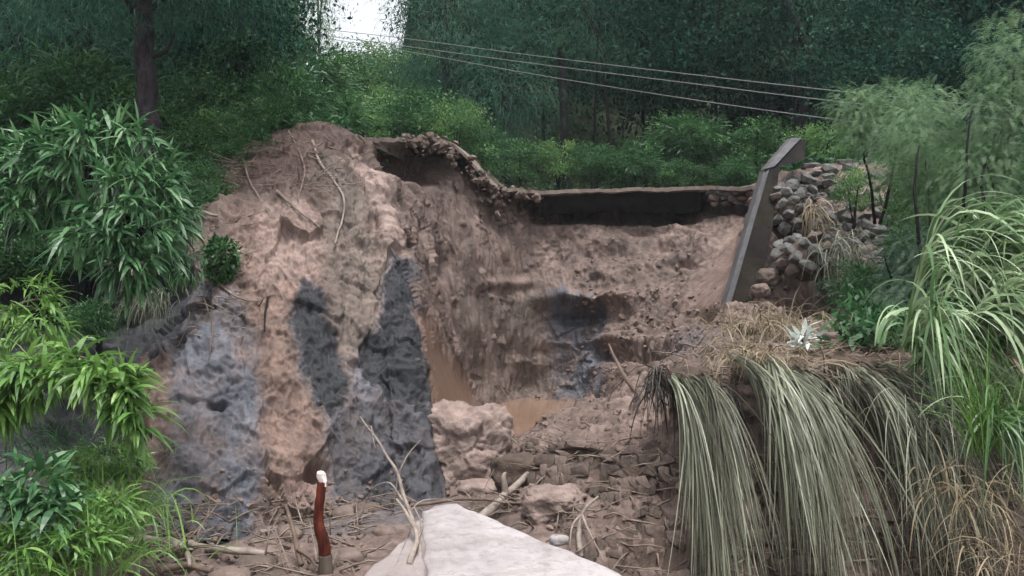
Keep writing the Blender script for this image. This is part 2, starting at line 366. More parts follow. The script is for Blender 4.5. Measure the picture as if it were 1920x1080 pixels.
struct('embankment_ground', mesh('embankment_ground', P2, grid_faces(200, 420), SOIL, {'col': soil_colour(P, 0 * warm, 0 * warm, 0 * warm, warm), 'wet': 0 * warm}, True))
TERR.append((P2, grid_faces(200, 420)))

# the lower ground: one sheet to the horizon
xs = np.concatenate([-np.geomspace(300, 9.6, 26), np.linspace(-9.5, 9.5, 330), np.geomspace(9.6, 300, 26)])
ys = np.concatenate([np.linspace(-120, 2.5, 14), np.linspace(3, 26, 380), np.geomspace(26.5, 420, 24)])
X, Y = np.meshgrid(xs, ys); 
ctl = [(-400,1080,7.5),(100,1080,8),(250,1075,8.2),(270,1030,10.3),(405,1025,10.5),(450,1065,8.8),(515,1005,11),(600,1080,7.6),(620,985,11.3),(700,960,11.2),(715,970,11.8),
       (840,935,12.6),(900,940,11.8),(960,960,10.8),(985,880,13.6),(1000,840,16),(990,1000,9.6),(900,1080,8.2),(900,1200,6.2),(1150,1140,8.3),(1300,1160,8.6),(1600,1160,8.4),(1900,1160,8.3),(300,1300,5),(1500,1300,5),(880,770,22)]
C = np.array([W(*c) for c in ctl]); C[9 + 5, 2] = 0.22; C[-1, 2] = -0.45
C = np.vstack([C, [tuple(W(720, 1090, 7.9) - (0, 0, .4)), tuple(W(660, 1150, 7.2) - (0, 0, .4)), tuple(W(740, 1200, 6.8) - (0, 0, .4)), tuple(W(760, 1010, 8.8) - (0, 0, .3)), tuple(W(640, 1090, 7.7) - (0, 0, .15)), tuple(W(1000, 1060, 8.2) - (0, 0, .35)), tuple(W(1150, 1090, 7.9) - (0, 0, .3)), (-1.2, 20, -0.4), (1.2, 20, -0.4), (0, 18.2, -0.12), (-1.5, 23, -.4), (1.8, 23, -.4), (0, 3, 1.3), (0, 0, 1.35), (-5, 0, 1.3), (5, 0, 1.3), (0, 24.5, -.5)]])
xy = np.column_stack([X.ravel(), Y.ravel()]); num = np.zeros(len(xy)); den = np.zeros(len(xy))
for c in C:
    w = 1.0 / ((xy[:, 0] - c[0]) ** 2 + (xy[:, 1] - c[1]) ** 2 + 0.12) ** 1.7; num += w * c[2]; den += w
Z = num / den
far = smooth(26, 40, np.hypot(xy[:, 0], xy[:, 1] - 10)); Z = Z * (1 - far) - 0.6 * far
def mound(cx, cy, rx, ry, h, p=3.0):
    global Z
    q = np.abs((xy[:, 0] - cx + 0.15 * q1) / rx) ** p + np.abs((xy[:, 1] - cy + 0.15 * q2) / ry) ** p
    Z = Z + h * np.exp(-q)
P0 = np.column_stack([xy, np.zeros(len(xy))]); q1 = fbm(P0, 1.1, 3) * 2; q2 = fbm(P0 + 9, 1.1, 3) * 2
near = np.exp(-(np.maximum(np.hypot(xy[:, 0], xy[:, 1] - 11) - 9, 0) / 3) ** 2)
mound(-0.72, 14.2, .72, 1.0, .55); mound(-.35, 13.3, .42, .5, .45); mound(-1.0, 13.2, .4, .6, .35); mound(1.5, 14.0, .8, .9, .75)
mound(.75, 14.9, .4, .5, .45); mound(0.35, 10.6, .4, .35, .35); mound(-2.6, 10.2, .5, .4, .2)
dryland = smooth(-.2, .15, Z)
Z = Z + near * dryland * (0.10 * fbm(P0, 1.6, 4, .6) + 0.10 * fbm(P0 * 1.0, 3.1, 4, .6, True) + 0.035 * fbm(P0, 10, 3, .6))
Vg = np.column_stack([xy, Z]); 
pxg, pyg = proj(np.where(Vg[:, 1:2] > 0.5, Vg, np.array([0, 1, 0.])))
greyg = 0.5 * poly_mask(pxg + 30 * q1, pyg + 30 * q2, [(560,930),(840,930),(880,965),(600,1000),(240,1010),(240,940)], 20) * (Vg[:, 1] > 3)
struct('ground', mesh('ground', Vg, grid_faces(len(ys), len(xs)), SOIL, {'col': soil_colour(Vg, greyg, 0 * greyg, 0 * greyg, np.clip(.25 * q1, 0, .5)), 'wet': 0 * greyg}, True))
TERR.append((Vg, grid_faces(len(ys), len(xs))))

# muddy pool in the bowl
t = NT('muddy_water'); n = t.noise(t.pos(), 1.3, 2); col = t.ramp(n, [(0.3, (0.19, 0.118, 0.082)), (0.7, (0.225, 0.145, 0.102))])
POOL_M = t.finish(col, 0.16, t.bump(t.noise(t.pos(), 9, 2), 0.03, 0.02), 0.4)
a = np.linspace(0, 2 * math.pi, 40, endpoint=False)
pool_v = np.column_stack([0.2 + 4.2 * np.cos(a), 20.2 + 4.2 * np.sin(a), np.zeros(40)])
bm = bmesh.new(); bm.faces.new([bm.verts.new(v) for v in pool_v]); me = bpy.data.meshes.new('pool_water'); bm.to_mesh(me); bm.free(); me.materials.append(POOL_M)
struct('pool_water', me)

# hillside above the rim
HP = []
for c in SCARP:
    r = W(*c[0]); rows = [r + (0, 0, -.03)]
    for dy, dz in ((1.2, 0.), (4.5, .15), (9, 1.8), (20, 9), (60, 44), (160, 90)):
        x = r[0] * (1 + .03 * dy); pxx = 960 + x / (r[1] + dy) * F
        gap = .14 + .86 * (1 - math.exp(-(abs(pxx - 660) / 135.0) ** 3))
        rows.append(np.array([x, r[1] + dy, r[2] + dz * gap]))
    HP.append(rows)
G = catmull(catmull(np.array(HP), 220).transpose(1, 0, 2), 160); P = G.reshape(-1, 3)
rt = np.repeat(np.linspace(0, 1, 160), 220)
P = P + np.array([0, 0, 1.0]) * (smooth(0.02, 0.3, rt) * (0.25 * fbm(P, .5, 4)) + .03 * fbm(P, 3, 3))[:, None]
t = NT('forest_floor'); n = t.noise(t.pos(), 2.2, 6, .7)
HILL_M = t.finish(t.ramp(n, [(.3, (.018, .022, .014)), (.55, (.035, .045, .022)), (.75, (.075, .055, .040))]), .95, t.bump(t.noise(t.pos(), 9, 5), .8, .1), .2)
struct('hillside_terrain', mesh('hillside_terrain', P, grid_faces(160, 220), HILL_M, None, True))
TERR.append((P, grid_faces(160, 220)))

# bounding surface for placing things on what is really there
def bvh(parts):
    V, Fa = join(parts); Fa = Fa; return BVHTree.FromPolygons([tuple(v) for v in V.tolist()], Fa.tolist())
BV = bvh(TERR)
BV_HILL = bvh(TERR[3:4])
def hit(px, py, tree=None):
    d = Vector(W(px, py, 1.0)) - Vector((0, 0, CZ)); 
    loc, nor, i, dist = (tree or BV).ray_cast(Vector((0, 0, CZ)), d.normalized())
    if loc is None: return np.array(W(px, py, 30)), np.array((0, -1, 0.))
    nor = np.array(nor)
    if nor @ np.array(d) > 0: nor = -nor
    return np.array(loc), nor
def drop(x, y, z=60, tree=None):
    loc, nor, i, dist = (tree or BV).ray_cast(Vector((x, y, z)), Vector((0, 0, -1)))
    return np.array(loc) if loc is not None else np.array((x, y, 0.))
# ------------------------------------------------------------------ hard things: road edge, walls, slabs, stones, post
STONE = [plain('stone_brown', (.055,.041,.034), (.15,.113,.095), 3.5, .9, .6, 22, .03),
         plain('stone_grey', (.05,.049,.046), (.165,.16,.152), 3.5, .85, .6, 22, .03),
         plain('stone_muddy', (.085,.063,.053), (.21,.158,.135), 3.0, .9, .6, 22, .03)]
MORTAR = plain('wall_core_mud', (.045,.034,.028), (.12,.085,.068), 4, .95, .8, 18, .04)
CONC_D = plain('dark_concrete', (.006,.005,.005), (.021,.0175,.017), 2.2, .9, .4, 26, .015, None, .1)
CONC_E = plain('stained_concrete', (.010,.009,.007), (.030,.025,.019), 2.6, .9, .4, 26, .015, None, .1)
CONC_T = plain('lit_concrete_top', (.045,.044,.047), (.105,.102,.108), 3, .8, .3, 26, .01)  # paler than the sides: light on the upward face put into the colour
UNDERCUT = plain('undercut_shade', (.006,.005,.004), (.020,.016,.0125), 3, .95, .5, 30, .02, None, .05)  # near-black colour stands in for the shade below the road slab
GRAV = plain('road_surface_mud', (.13,.105,.088), (.25,.20,.17), 3, .9, .6, 20, .03)

def stone_mesh(name, mat, seed, squash=(1, 1, 1), npts=16, boxy=3.2):
    r = np.random.default_rng(seed); p = []
    for sx in (-1, 1):
        for sy in (-1, 1):
            for sz in (-1, 1):
                c = np.array((sx, sy, sz)) * (1 + r.normal(0, .20, 3))
                for ax in range(3):
                    q = c.copy(); q[ax] *= r.uniform(.45, .85); p.append(q)
    p = np.array(p) * np.array(squash) * 0.5
    bm = bmesh.new(); [bm.verts.new(v) for v in p]
    bmesh.ops.convex_hull(bm, input=bm.verts); bmesh.ops.delete(bm, geom=[v for v in bm.verts if not v.link_faces], context='VERTS')
    bmesh.ops.recalc_face_normals(bm, faces=bm.faces)
    me = bpy.data.meshes.new(name); bm.to_mesh(me); bm.free(); me.materials.append(mat); return me
def round_stone(name, mat, seed, squash=(1, .85, .75)):
    r = np.random.default_rng(seed); d = unit(r.normal(size=(20, 3))); k = (np.abs(d) ** 2.6).sum(1) ** (-1 / 2.6)
    p = d * k[:, None] * r.uniform(.82, 1.08, 20)[:, None] * np.array(squash) * .5
    bm = bmesh.new(); [bm.verts.new(v) for v in p]
    bmesh.ops.convex_hull(bm, input=bm.verts); bmesh.ops.delete(bm, geom=[v for v in bm.verts if not v.link_faces], context='VERTS')
    me = bpy.data.meshes.new(name); bm.to_mesh(me); bm.free(); me.materials.append(mat); return me
ROUND = {k: [round_stone('stone', STONE[k], 900 + 40 * k + s) for s in range(8)] for k in range(3)}
STONES = {k: ROUND[k][:4] + [stone_mesh('stone', STONE[k], 40 * k + s, (1, .8, .72)) for s in range(7)] for k in range(3)}

def face_rot(n, spin=0.0):
    """Rotation that turns local -Y towards n, Z kept up as far as it goes."""
    n = Vector(n).normalized(); y = -n; up = Vector((0, 0, 1)); x = y.cross(up)
    x = x.normalized() if x.length > .05 else Vector((1, 0, 0)); z = x.cross(y)
    return (Matrix((x, y, z)).transposed() @ Matrix.Rotation(spin, 3, 'Y')).to_euler()
def lay_stones(parent, spots, kinds, seed, name='stone', lib=None):
    r = random.Random(seed)
    for (p, n, w, h) in spots:
        o = link(name, r.choice((lib or STONES)[r.choice(kinds)]), parent, loc=p, rot=face_rot(n, r.uniform(-.16, .16) * (6 if lib else 1.6)), sc=(w, (w + h) * .55, h / .72))

def courses(x0, x1, y0, y1, sw, sh, seed, keep=lambda x, y: True, out=0.0, tree=None, prob=.84, grow=1.0):
    """Rough stone courses over the part of the bank seen between those picture lines."""
    r = random.Random(seed); spots = []; y = y0
    while y < y1:
        hh = sh * r.uniform(.6, 1.45); x = x0 + r.uniform(-sw, 0)
        while x < x1:
            ww = sw * r.uniform(.4, 1.6); wob = 7 * math.sin(x * .021 + seed) + 4 * math.sin(x * .057)
            cx, cy = x + ww / 2, y + hh / 2 + r.uniform(-.22, .22) * hh + wob
            if keep(cx, cy) and r.random() < prob:
                p, n = hit(cx, cy, tree); d = p[1]; n = unit(n * .5 + np.array((0, -1, .15)) * .8)
                spots.append((p + n * out * r.uniform(-.6, 1.2), n, ww * d / F * r.uniform(.93, 1.06) * grow, hh * d / F * r.uniform(.92, 1.06) * grow))
            x += ww
        y += hh
    return spots

# -- the two tiers of the foreground stone wall
def wall_thing(name, label, spots, kinds, seed, core=None, lib=None):
    c = np.mean([s[0] for s in spots], 0); base = np.array((c[0], c[1], min(s[0][2] for s in spots)))
    t = thing(name, label, 'stone wall', base)
    lay_stones(t, [(p - base, n, w, h) for p, n, w, h in spots], kinds, seed, 'stone', lib)
    if core:
        x0, x1, y0, y1 = core; gx, gy = np.meshgrid(np.linspace(x0, x1, 60), np.linspace(y0, y1, 10)); pts = []
        for x, y in zip(gx.ravel(), gy.ravel()): p, n = hit(x, y); pts.append(p + np.array((0, -.02, 0)))
        pts = np.array(pts).reshape(10, 60, 3)
        for _ in range(2): pts[:, 1:-1] = (pts[:, :-2] + pts[:, 1:-1] + pts[:, 2:]) / 3
        pts = np.concatenate([pts, pts + (0, .25, -.02)]) if False else pts
        back = pts + (0, .3, 0); V = np.concatenate([back[:1].reshape(-1, 3), pts.reshape(-1, 3), back[-1:].reshape(-1, 3)])
        link('core', mesh('core', V - base, grid_faces(12, 60), MORTAR, None, True), t)
    return t
wall_thing('stone_wall', 'broken mud-caked stone wall with black open joints, upper tier beside the hanging grass',
   courses(1003, 1500, 830, 930, 27, 17, 3, lambda x, y: not (y > 905 and x < 1060), .05), [0, 2], 1, (1005, 1490, 836, 922))
wall_thing('stone_wall', 'lower tier of muddy stone wall at the foot of the hanging grass',
   courses(1120, 1790, 962, 1095, 30, 22, 4, lambda x, y: x > 1110 + (1000 - y) * .4 and math.sin(x * .013 + y * .02) + math.sin(x * .031 - y * .05) > -.5, .02), [0, 2], 2, (1140, 1780, 966, 1095))

# -- rubble-stone revetment on the slope behind the leaning slabs
sp = courses(1515, 1690, 285, 440, 30, 19, 7, lambda x, y: x > 1500 + max(0, (330 - y)) * .3 and x < 1640 + (y - 285) * .4, .05, None, 1.0, 1.12)
sp += courses(1462, 1545, 325, 425, 26, 17, 8, lambda x, y: True, .30, None, 1.0, 1.2)
sp += courses(1548, 1690, 440, 560, 28, 19, 9, lambda x, y: True, .08, None, 1.0, 1.2)
wall_thing('stone_revetment', 'pale rubble-stone revetment covering the slope behind the leaning concrete slabs', sp, [1], 3, None, ROUND)
def chunk(label, c, rad, seed, n=60):
    r = np.random.default_rng(seed); c = np.array(c); t = thing('masonry_chunk', label, 'masonry', c - (0, 0, rad[2]))
    bm = bmesh.new(); bmesh.ops.create_icosphere(bm, subdivisions=3, radius=1.0)
    V = np.array([v.co[:] for v in bm.verts]); k = 1 + .22 * fbm(V * 1.0 + seed, 1.3, 3); V = V * k[:, None] * np.array(rad) * .93 + (0, 0, rad[2])
    for v, co in zip(bm.verts, V): v.co = co
    me = bpy.data.meshes.new('core'); bm.to_mesh(me); bm.free(); me.materials.append(MORTAR); link('core', me, t)
    d = unit(np.array([[math.cos(a * 2.39996) * math.sqrt(1 - z * z), math.sin(a * 2.39996) * math.sqrt(1 - z * z), z] for a, z in ((i, 1 - 2 * (i + .5) / n) for i in range(n))]))
    d = d[(d[:, 1] < .35) & (d[:, 2] > -.55)]
    kk = 1 + .22 * fbm(d + seed, 1.3, 3)
    s = math.sqrt(4 * math.pi * np.mean(rad) ** 2 / n)
    lay_stones(t, [(q * k_ * np.array(rad) + (0, 0, rad[2]), q, s * r.uniform(.95, 1.35), s * r.uniform(.7, 1.05)) for q, k_ in zip(d, kk)], [1, 1, 1, 0], seed, 'stone', ROUND)
chunk('upper broken end of the rubble wall, hanging over a dark hollow', W(1478, 405, 19.2), (.46, .6, .66), 5, 58)
chunk('lower rounded chunk of rubble masonry overhanging a black hollow', W(1512, 488, 17.4), (.56, .7, .46), 6, 46)

# -- leaning concrete slabs (coping) at the end of the wall
def prism(quads, mat):
    """Box from its front quad (four points) and its back quad."""
    bm = bmesh.new(); a = [bm.verts.new(q) for q in quads[0]]; b = [bm.verts.new(q) for q in quads[1]]
    bm.faces.new(a); bm.faces.new(b[::-1])
    for i in range(4): bm.faces.new((a[i], b[i], b[(i + 1) % 4], a[(i + 1) % 4]))
    bmesh.ops.recalc_face_normals(bm, faces=bm.faces)
    bmesh.ops.subdivide_edges(bm, edges=list(bm.edges), cuts=9, use_grid_fill=True)
    Vp = np.array([v.co[:] for v in bm.verts]); cen = Vp.mean(0); nn_ = .02 * fbm(Vp + quads[0][0][0], 3.5, 4, .6) + .012 * fbm(Vp, 14, 2)
    for v, c_, k_ in zip(bm.verts, unit(Vp - cen), nn_): v.co = Vector(v.co) + Vector(c_ * k_)
    me = bpy.data.meshes.new('slab'); bm.to_mesh(me); bm.free(); me.materials.append(mat); return me
cop = thing('concrete_coping', 'dark leaning concrete coping in broken lengths, standing beside the rubble wall', 'concrete slab', W(1390, 575, 17.4))
def seg(L0, R0, L1, R1, d0, d1, mat=None, name='coping_block'):
    """One length: left and right picture edges at its lower and upper end, distances there."""
    o = np.array(W(1390, 575, 17.4)); th = np.array((.10, .55, -.02))
    f = [W(*L0, d0), W(*R0, d0 + .1), W(*R1, d1 + .1), W(*L1, d1)]
    b = [q + th for q in f]
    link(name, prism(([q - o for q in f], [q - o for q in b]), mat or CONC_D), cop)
    # the cast top face, turned to the left, painted paler for the light it catches
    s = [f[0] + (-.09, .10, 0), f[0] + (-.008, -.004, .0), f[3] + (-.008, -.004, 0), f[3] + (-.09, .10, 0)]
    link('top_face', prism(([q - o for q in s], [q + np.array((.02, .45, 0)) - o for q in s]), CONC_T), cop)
seg((1370, 572), (1410, 562), (1396, 482), (1438, 486), 17.4, 18.0, CONC_E)
seg((1396, 482), (1438, 486), (1412, 424), (1448, 428), 18.005, 18.5)
seg((1412, 424), (1448, 428), (1436, 342), (1458, 344), 18.505, 19.2, CONC_E)
seg((1436, 342), (1458, 344), (1443, 316), (1462, 312), 19.205, 19.5)
o0 = np.array(W(1390, 575, 17.4))
f = [W(1444, 316, 19.5), W(1508, 300, 20.4), W(1510, 262, 21.2), W(1498, 262, 21.2)]
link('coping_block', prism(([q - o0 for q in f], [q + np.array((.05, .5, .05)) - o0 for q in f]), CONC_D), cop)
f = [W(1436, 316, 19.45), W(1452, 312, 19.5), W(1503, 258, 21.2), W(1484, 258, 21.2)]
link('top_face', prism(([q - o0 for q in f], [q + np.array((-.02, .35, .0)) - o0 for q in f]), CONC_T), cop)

# -- the broken road along the rim: a thin slab with a ragged front edge, overhanging the bowl
edge = [(664,257,18.6),(700,258,20.0),(745,257,21.3),(790,257,22.0),(835,262,22.6),(868,285,23.0),(898,318,23.4),(928,347,23.8),(965,353,24.1),(1010,357,24.4),(1080,355,24.7),(1150,353,24.9),(1220,352,24.9),(1290,351,24.7),(1350,350,24.2),(1412,350,23.4),(1450,350,22.6)]
E = catmull(np.array([W(*e) for e in edge]), 150)
jag = (0.10 * fbm(E, 2.0, 3) + .07 * fbm(E, 7, 2)); E = E + np.column_stack([0 * jag, jag, .05 * fbm(E + 4, 3, 2)])
th = .10 + .03 * fbm(E, 4, 2)
back = E + np.array([.5, 4.6, .18]); ms = E + np.array([.02, .25, .03])
rows = [E - np.column_stack([0 * th, -.05 + 0 * th, th]) + [0, .35, -.02], E - np.column_stack([0 * th, 0 * th, th]), E, ms, E + np.array([.25, 2.2, .1]), back, back - [0, 0, .4]]
Vr = np.concatenate(rows)
struct('road', mesh('road', Vr, grid_faces(len(rows), 150), GRAV, None, False))
# near-black sheet painted as the undercut's shade below the slab, and the stone courses at its right end
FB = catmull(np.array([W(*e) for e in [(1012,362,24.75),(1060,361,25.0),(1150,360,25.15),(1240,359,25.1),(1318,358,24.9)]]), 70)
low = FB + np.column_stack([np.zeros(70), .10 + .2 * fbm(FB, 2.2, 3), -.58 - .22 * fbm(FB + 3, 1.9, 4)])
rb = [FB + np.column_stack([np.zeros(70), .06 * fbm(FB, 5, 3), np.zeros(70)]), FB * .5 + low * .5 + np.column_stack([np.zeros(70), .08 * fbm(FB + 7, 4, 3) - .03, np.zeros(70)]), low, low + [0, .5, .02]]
bc = link('road_undercut_shade', mesh('road_undercut_shade', np.concatenate(rb), grid_faces(4, 70), UNDERCUT, None, True)); bc['kind'] = 'structure'
t = thing('stone_course', 'short band of stone courses under the road edge beside the concrete coping', 'masonry', W(1370, 390, 24.2))
o0 = W(1370, 390, 24.2); r = random.Random(4); spots = []
for j, yy in enumerate((362, 372, 382)):
    x = 1324 + 4 * j
    while x < 1420:
        w = r.uniform(14, 26); d = 24.5 - (x - 1324) / 96 * .8
        spots.append((W(x + w / 2, yy + r.uniform(-1, 1), d) - o0, (0, -1, .1), w * d / F * .93, 9.5 * d / F)); x += w
lay_stones(t, spots, [0, 2, 1], 5)
# rubble hanging off the sagging part of the road edge
t = thing('rubble_edge', 'ragged crust of rubble hanging off the sagging edge of the road', 'masonry', W(850, 300, 22.8)); o0 = W(850, 300, 22.8); spots = []
for k in range(210):
    u = r.random(); e = E[int(20 + u * 66)]
    p = e + np.array((r.uniform(-.1, .1), r.uniform(-.15, .25), -abs(r.gauss(0, .30)) * (.35 + 1.1 * math.sin(u * math.pi)) + .05)); s = r.choice((.06, .07, .09, .12, .17)) * r.uniform(.7, 1.2)
    spots.append((p - o0, unit((r.uniform(-.6, .6), -1, r.uniform(-.4, .6))), s * 1.3, s))
lay_stones(t, spots, [2, 0, 2], 6, 'stone', ROUND)

# -- white concrete slabs in front
t = NT('white_concrete'); co = t.obj(); n1 = t.noise(co, 1.6, 5, .65); n2 = t.noise(co, 9, 5, .7)
col = t.ramp(n1, [(.3, (.21, .188, .187)), (.6, (.35, .323, .326))]); col = t.mix(t.ramp(n2, [(.50, 0.), (.68, .5)]), col, (.15, .118, .105))
n3 = t.noise(co, 2.2, 6, .7, (1.0, 3.2, 1)); col = t.mix(t.ramp(n3, [(.56, 0.), (.62, .6), (.68, 0.)]), col, (.22, .195, .175))
WHITE_C = t.finish(col, .85, t.bump(t.noise(co, 12, 6, .7), .4, .03), .2)
t = NT('muddy_concrete'); co = t.obj(); n1 = t.noise(co, 2.6, 5, .65)
MUD_C = t.finish(t.ramp(n1, [(.3, (.17, .14, .132)), (.65, (.27, .235, .228))]), .8, t.bump(t.noise(co, 12, 5), .3, .02), .3)
def slab(name, label, outline, thick, mat, seed):
    top = np.array([W(*p) for p in outline]); c = top.mean(0); n_ = len(top)
    # densify the outline and roughen it, keep it planar by a fitted plane
    A = np.column_stack([top[:, :2], np.ones(n_)]); co_, *_ = np.linalg.lstsq(A, top[:, 2], rcond=None)
    pts = []
    for i in range(n_):
        a, b = top[i], top[(i + 1) % n_]
        m = max(2, int(np.linalg.norm(b - a) / .12))
        for k in range(m):
            pts.append(a + (b - a) * k / m)
    pts = np.array(pts); rr = np.random.default_rng(seed)
    pts[:, :2] += .035 * np.column_stack([fbm(pts, 3, 3), fbm(pts + 8, 3, 3)]) * 2; pts[:, 2] = pts[:, 0] * co_[0] + pts[:, 1] * co_[1] + co_[2]
    nrm = unit(np.array((-co_[0], -co_[1], 1.0))); base = c - nrm * thick; m = len(pts); rings = []
    for k in np.linspace(.04, 1, 18):
        q = c + (pts - c) * k; e_ = smooth(.90, 1.0, np.full(m, k)) ** 1.4; q = q + nrm * (.05 * fbm(q, 1.3, 4, .6) + .03 * fbm(q, 5, 4, .62) + .02 * (1 - k) - .08 * e_ * (.6 + .8 * fbm(q, 4, 2) ** 2))[:, None]; rings.append(q)
    rings += [pts - nrm * thick * .5 + (pts - c) * .012 + .02 * fbm(pts, 6, 2)[:, None], pts - nrm * thick * (1 + .15 * fbm(pts, 2, 2)[:, None])]
    nr_ = len(rings); V = np.concatenate(rings) - base; j = np.arange(m); j2 = (j + 1) % m
    Q = np.concatenate([np.stack([j + a_ * m, j2 + a_ * m, j2 + (a_ + 1) * m, j + (a_ + 1) * m], -1) for a_ in range(nr_ - 1)])
    bm = bmesh.new(); vs = [bm.verts.new(v) for v in V]
    for q in Q: bm.faces.new([vs[i] for i in q])
    bm.faces.new(vs[:m]); bm.faces.new(vs[(nr_ - 1) * m:][::-1]); bmesh.ops.recalc_face_normals(bm, faces=bm.faces)
    me = bpy.data.meshes.new(name); bm.to_mesh(me); bm.free(); me.materials.append(mat)
    for pl in me.polygons: pl.use_smooth = True
    return tag(link(name, me, loc=base), label, 'concrete slab')
slab('concrete_slab', 'big pale concrete slab lying tilted among the debris', [(792,950,9.6),(815,940,9.75),(850,938,9.8),(900,957,9.55),(1040,1022,8.75),(1190,1085,8.05),(1330,1150,7.4),(1100,1260,6.5),(800,1230,6.7),(792,1010,8.8)], .32, WHITE_C, 1)
slab('concrete_slab', 'small mud-stained concrete piece against the pale slab', [(793,955,9.45),(768,1000,8.95),(725,1040,8.45),(668,1090,7.9),(620,1150,7.3),(700,1230,6.6),(792,1230,6.6),(796,1010,8.75)], .28, MUD_C, 2)

# -- boulders and blocks of earth
EARTH = plain('earth_block', (.12,.088,.076), (.31,.235,.208), 3.2, .95, .8, 16, .04)
def boulder(name, label, p, size, seed, mat, cat, squash=(1, 1, .8), sub=4, group=None):
    bm = bmesh.new(); bmesh.ops.create_icosphere(bm, subdivisions=sub, radius=.5)
    V = np.array([v.co[:] for v in bm.verts]); d = unit(V); k = (np.abs(d) ** 3).sum(1) ** (-1 / 3)
    wv_, wa_, wb_ = worley(d + .2 * fbm(d + seed, 2, 3)[:, None], 2.4, seed * 1.7); h = .28 * fbm(d + seed * 3.1, 1.2, 3) + .09 * fbm(d + seed, 3.2, 4, .6, True) + .16 * (wv_ - .5) - .05 * smooth(.15, 0, wb_ - wa_) + .05 * fbm(d * [1, 1, 3] + seed, 5, 3, .6, True)
    V = d * (k * .47 * (1 + h))[:, None] * np.array(squash) * size
    for v, c in zip(bm.verts, V): v.co = c
    me = bpy.data.meshes.new(name); bm.to_mesh(me); bm.free(); me.materials.append(mat)
    for pl in me.polygons: pl.use_smooth = True
    return tag(link(name, me, loc=p), label, cat, group)
def on(px, py, lift=0.0):
    p, n = hit(px, py); return p + (0, 0, lift)
boulder('earth_block', 'big tan block of slumped earth between the dark shale toe and the muddy pool', W(876, 848, 13.3), 1.42, 1, EARTH, 'earth block', (1.05, .9, 1.0), 6)
boulder('earth_block', 'low tan block of earth in front of the upper stone wall', W(1040, 945, 10.0), .62, 2, EARTH, 'earth block', (1.1, .9, .62), 5)
boulder('earth_block', 'angular pink clod beside the uprooted roots', W(1168, 778, 12.6), .50, 3, EARTH, 'earth block', (.9, .8, 1.0))
boulder('earth_block', 'pinkish mud lump on the bank behind the upper stone wall', W(1215, 812, 11.2), .42, 4, EARTH, 'earth block', (1.2, .9, .6))
boulder('earth_block', 'small tan clod at the near edge of the muddy pool', W(900, 920, 12.4), .6, 5, EARTH, 'earth block', (1.2, .9, .5))
boulder('earth_block', 'dark clod perched at the corner of the upper stone wall', W(1003, 838, 11.2), .24, 8, STONE[0], 'earth block')
boulder('earth_block', 'dark wedge of fallen earth beside the broken roots left of the upper wall', W(968, 885, 10.9), .55, 9, MORTAR, 'earth block', (1.1, .8, .8))
boulder('boulder', 'rounded tan lump under the tip of the leaning coping', W(1425, 545, 17.0), .34, 10, STONE[2], 'boulder')
boulder('boulder', 'tan boulder on top of the grassy embankment', W(1400, 612, 12.6), .30, 11, STONE[2], 'boulder')
boulder('boulder', 'brown boulder beside the white-leaved plant', W(1570, 640, 11.4), .36, 12, STONE[2], 'boulder', (1.3, .8, .7))
boulder('boulder', 'dark boulder below the lower masonry chunk', W(1440, 520, 17.4), .42, 13, STONE[0], 'boulder')
for i, (x, y, s, lab) in enumerate([(655, 965, .30, 'pale squarish stone right of the red-brown post'), (690, 958, .26, 'pinkish flat stone near the foot of the dark shale'),
        (545, 1000, .26, 'small grey stone left of the red-brown post'), (650, 1050, .36, 'rounded tan stone in the debris by the small slab'), (480, 1065, .40, 'muddy stone at the bottom under the long log'),
        (720, 1000, .24, 'small stone above the small mud-stained slab'), (430, 1085, .36, 'brown stone at the bottom edge left of the muddy stone')]):
    p = on(x, y); boulder('debris_stone', lab, p, s * p[1] / 10, 20 + i, STONE[(2, 0, 2)[i % 3]], 'stone', (1.2, .9, .7), 3, 'loose stones in the debris')

boulder('debris_stone', 'small bright white stone at the right edge of the pale slab', W(1047, 1013, 9.0), .15, 77, WHITE_C, 'stone', (1.3, .9, .7), 3)
for x, y, d, s_, lab in ((1290, 716, 10.35, .42, 'mud-caked root ball at the top of the leftmost hanging grass'), (1428, 700, 10.25, .5, 'mud-caked root ball at the top of the widest hanging grass'), (1605, 705, 10.0, .5, 'mud-caked root ball above the long greyish hanging grass')):
    boulder('root_ball', lab, W(x, y, d), s_, int(x), MORTAR, 'root ball', (1.3, .8, .8))
# loose rubble that nobody could count
r = np.random.default_rng(3); parts = []
hull = [np.array([v.co[:] for v in m.vertices]) for m in ROUND[2]]; hf = []
for m in ROUND[2]:
    m.calc_loop_triangles(); hf.append(np.array([t_.vertices[:] for t_ in m.loop_triangles]))
regions = [((240, 690), (930, 1085), 300, (3, 10)), ((830, 1010), (880, 960), 80, (5, 14)), ((1000, 1260), (740, 840), 80, (3, 9)), ((980, 1250), (915, 1000), 50, (3, 10)),
           ((1290, 1700), (600, 720), 120, (4, 12)), ((1100, 1350), (540, 700), 110, (3, 9)), ((900, 1060), (345, 420), 90, (3, 9)), ((1060, 1300), (440, 740), 110, (2, 7)), ((260, 820), (880, 960), 60, (2, 7)), ((1380, 1480), (540, 620), 40, (5, 12))]
for (x0, x1), (y0, y1), n, (s0, s1) in regions:
    for _ in range(n):
        p, nn = hit(r.uniform(x0, x1), r.uniform(y0, y1)); k = r.integers(8); s = s0 + (s1 - s0) * r.random() ** 2.2; s = s * 1.8 * p[1] / F
        R = np.array(Matrix.Rotation(r.uniform(0, 6.28), 3, r.normal(size=3)))
        parts.append(((hull[k] * s) @ R.T + p + nn * s * .12, hf[k]))
V, Q = join(parts)
struct('rubble', mesh('rubble', V, Q, STONE[2]), 'stuff', 'small loose stones and clods scattered over the slipped earth')

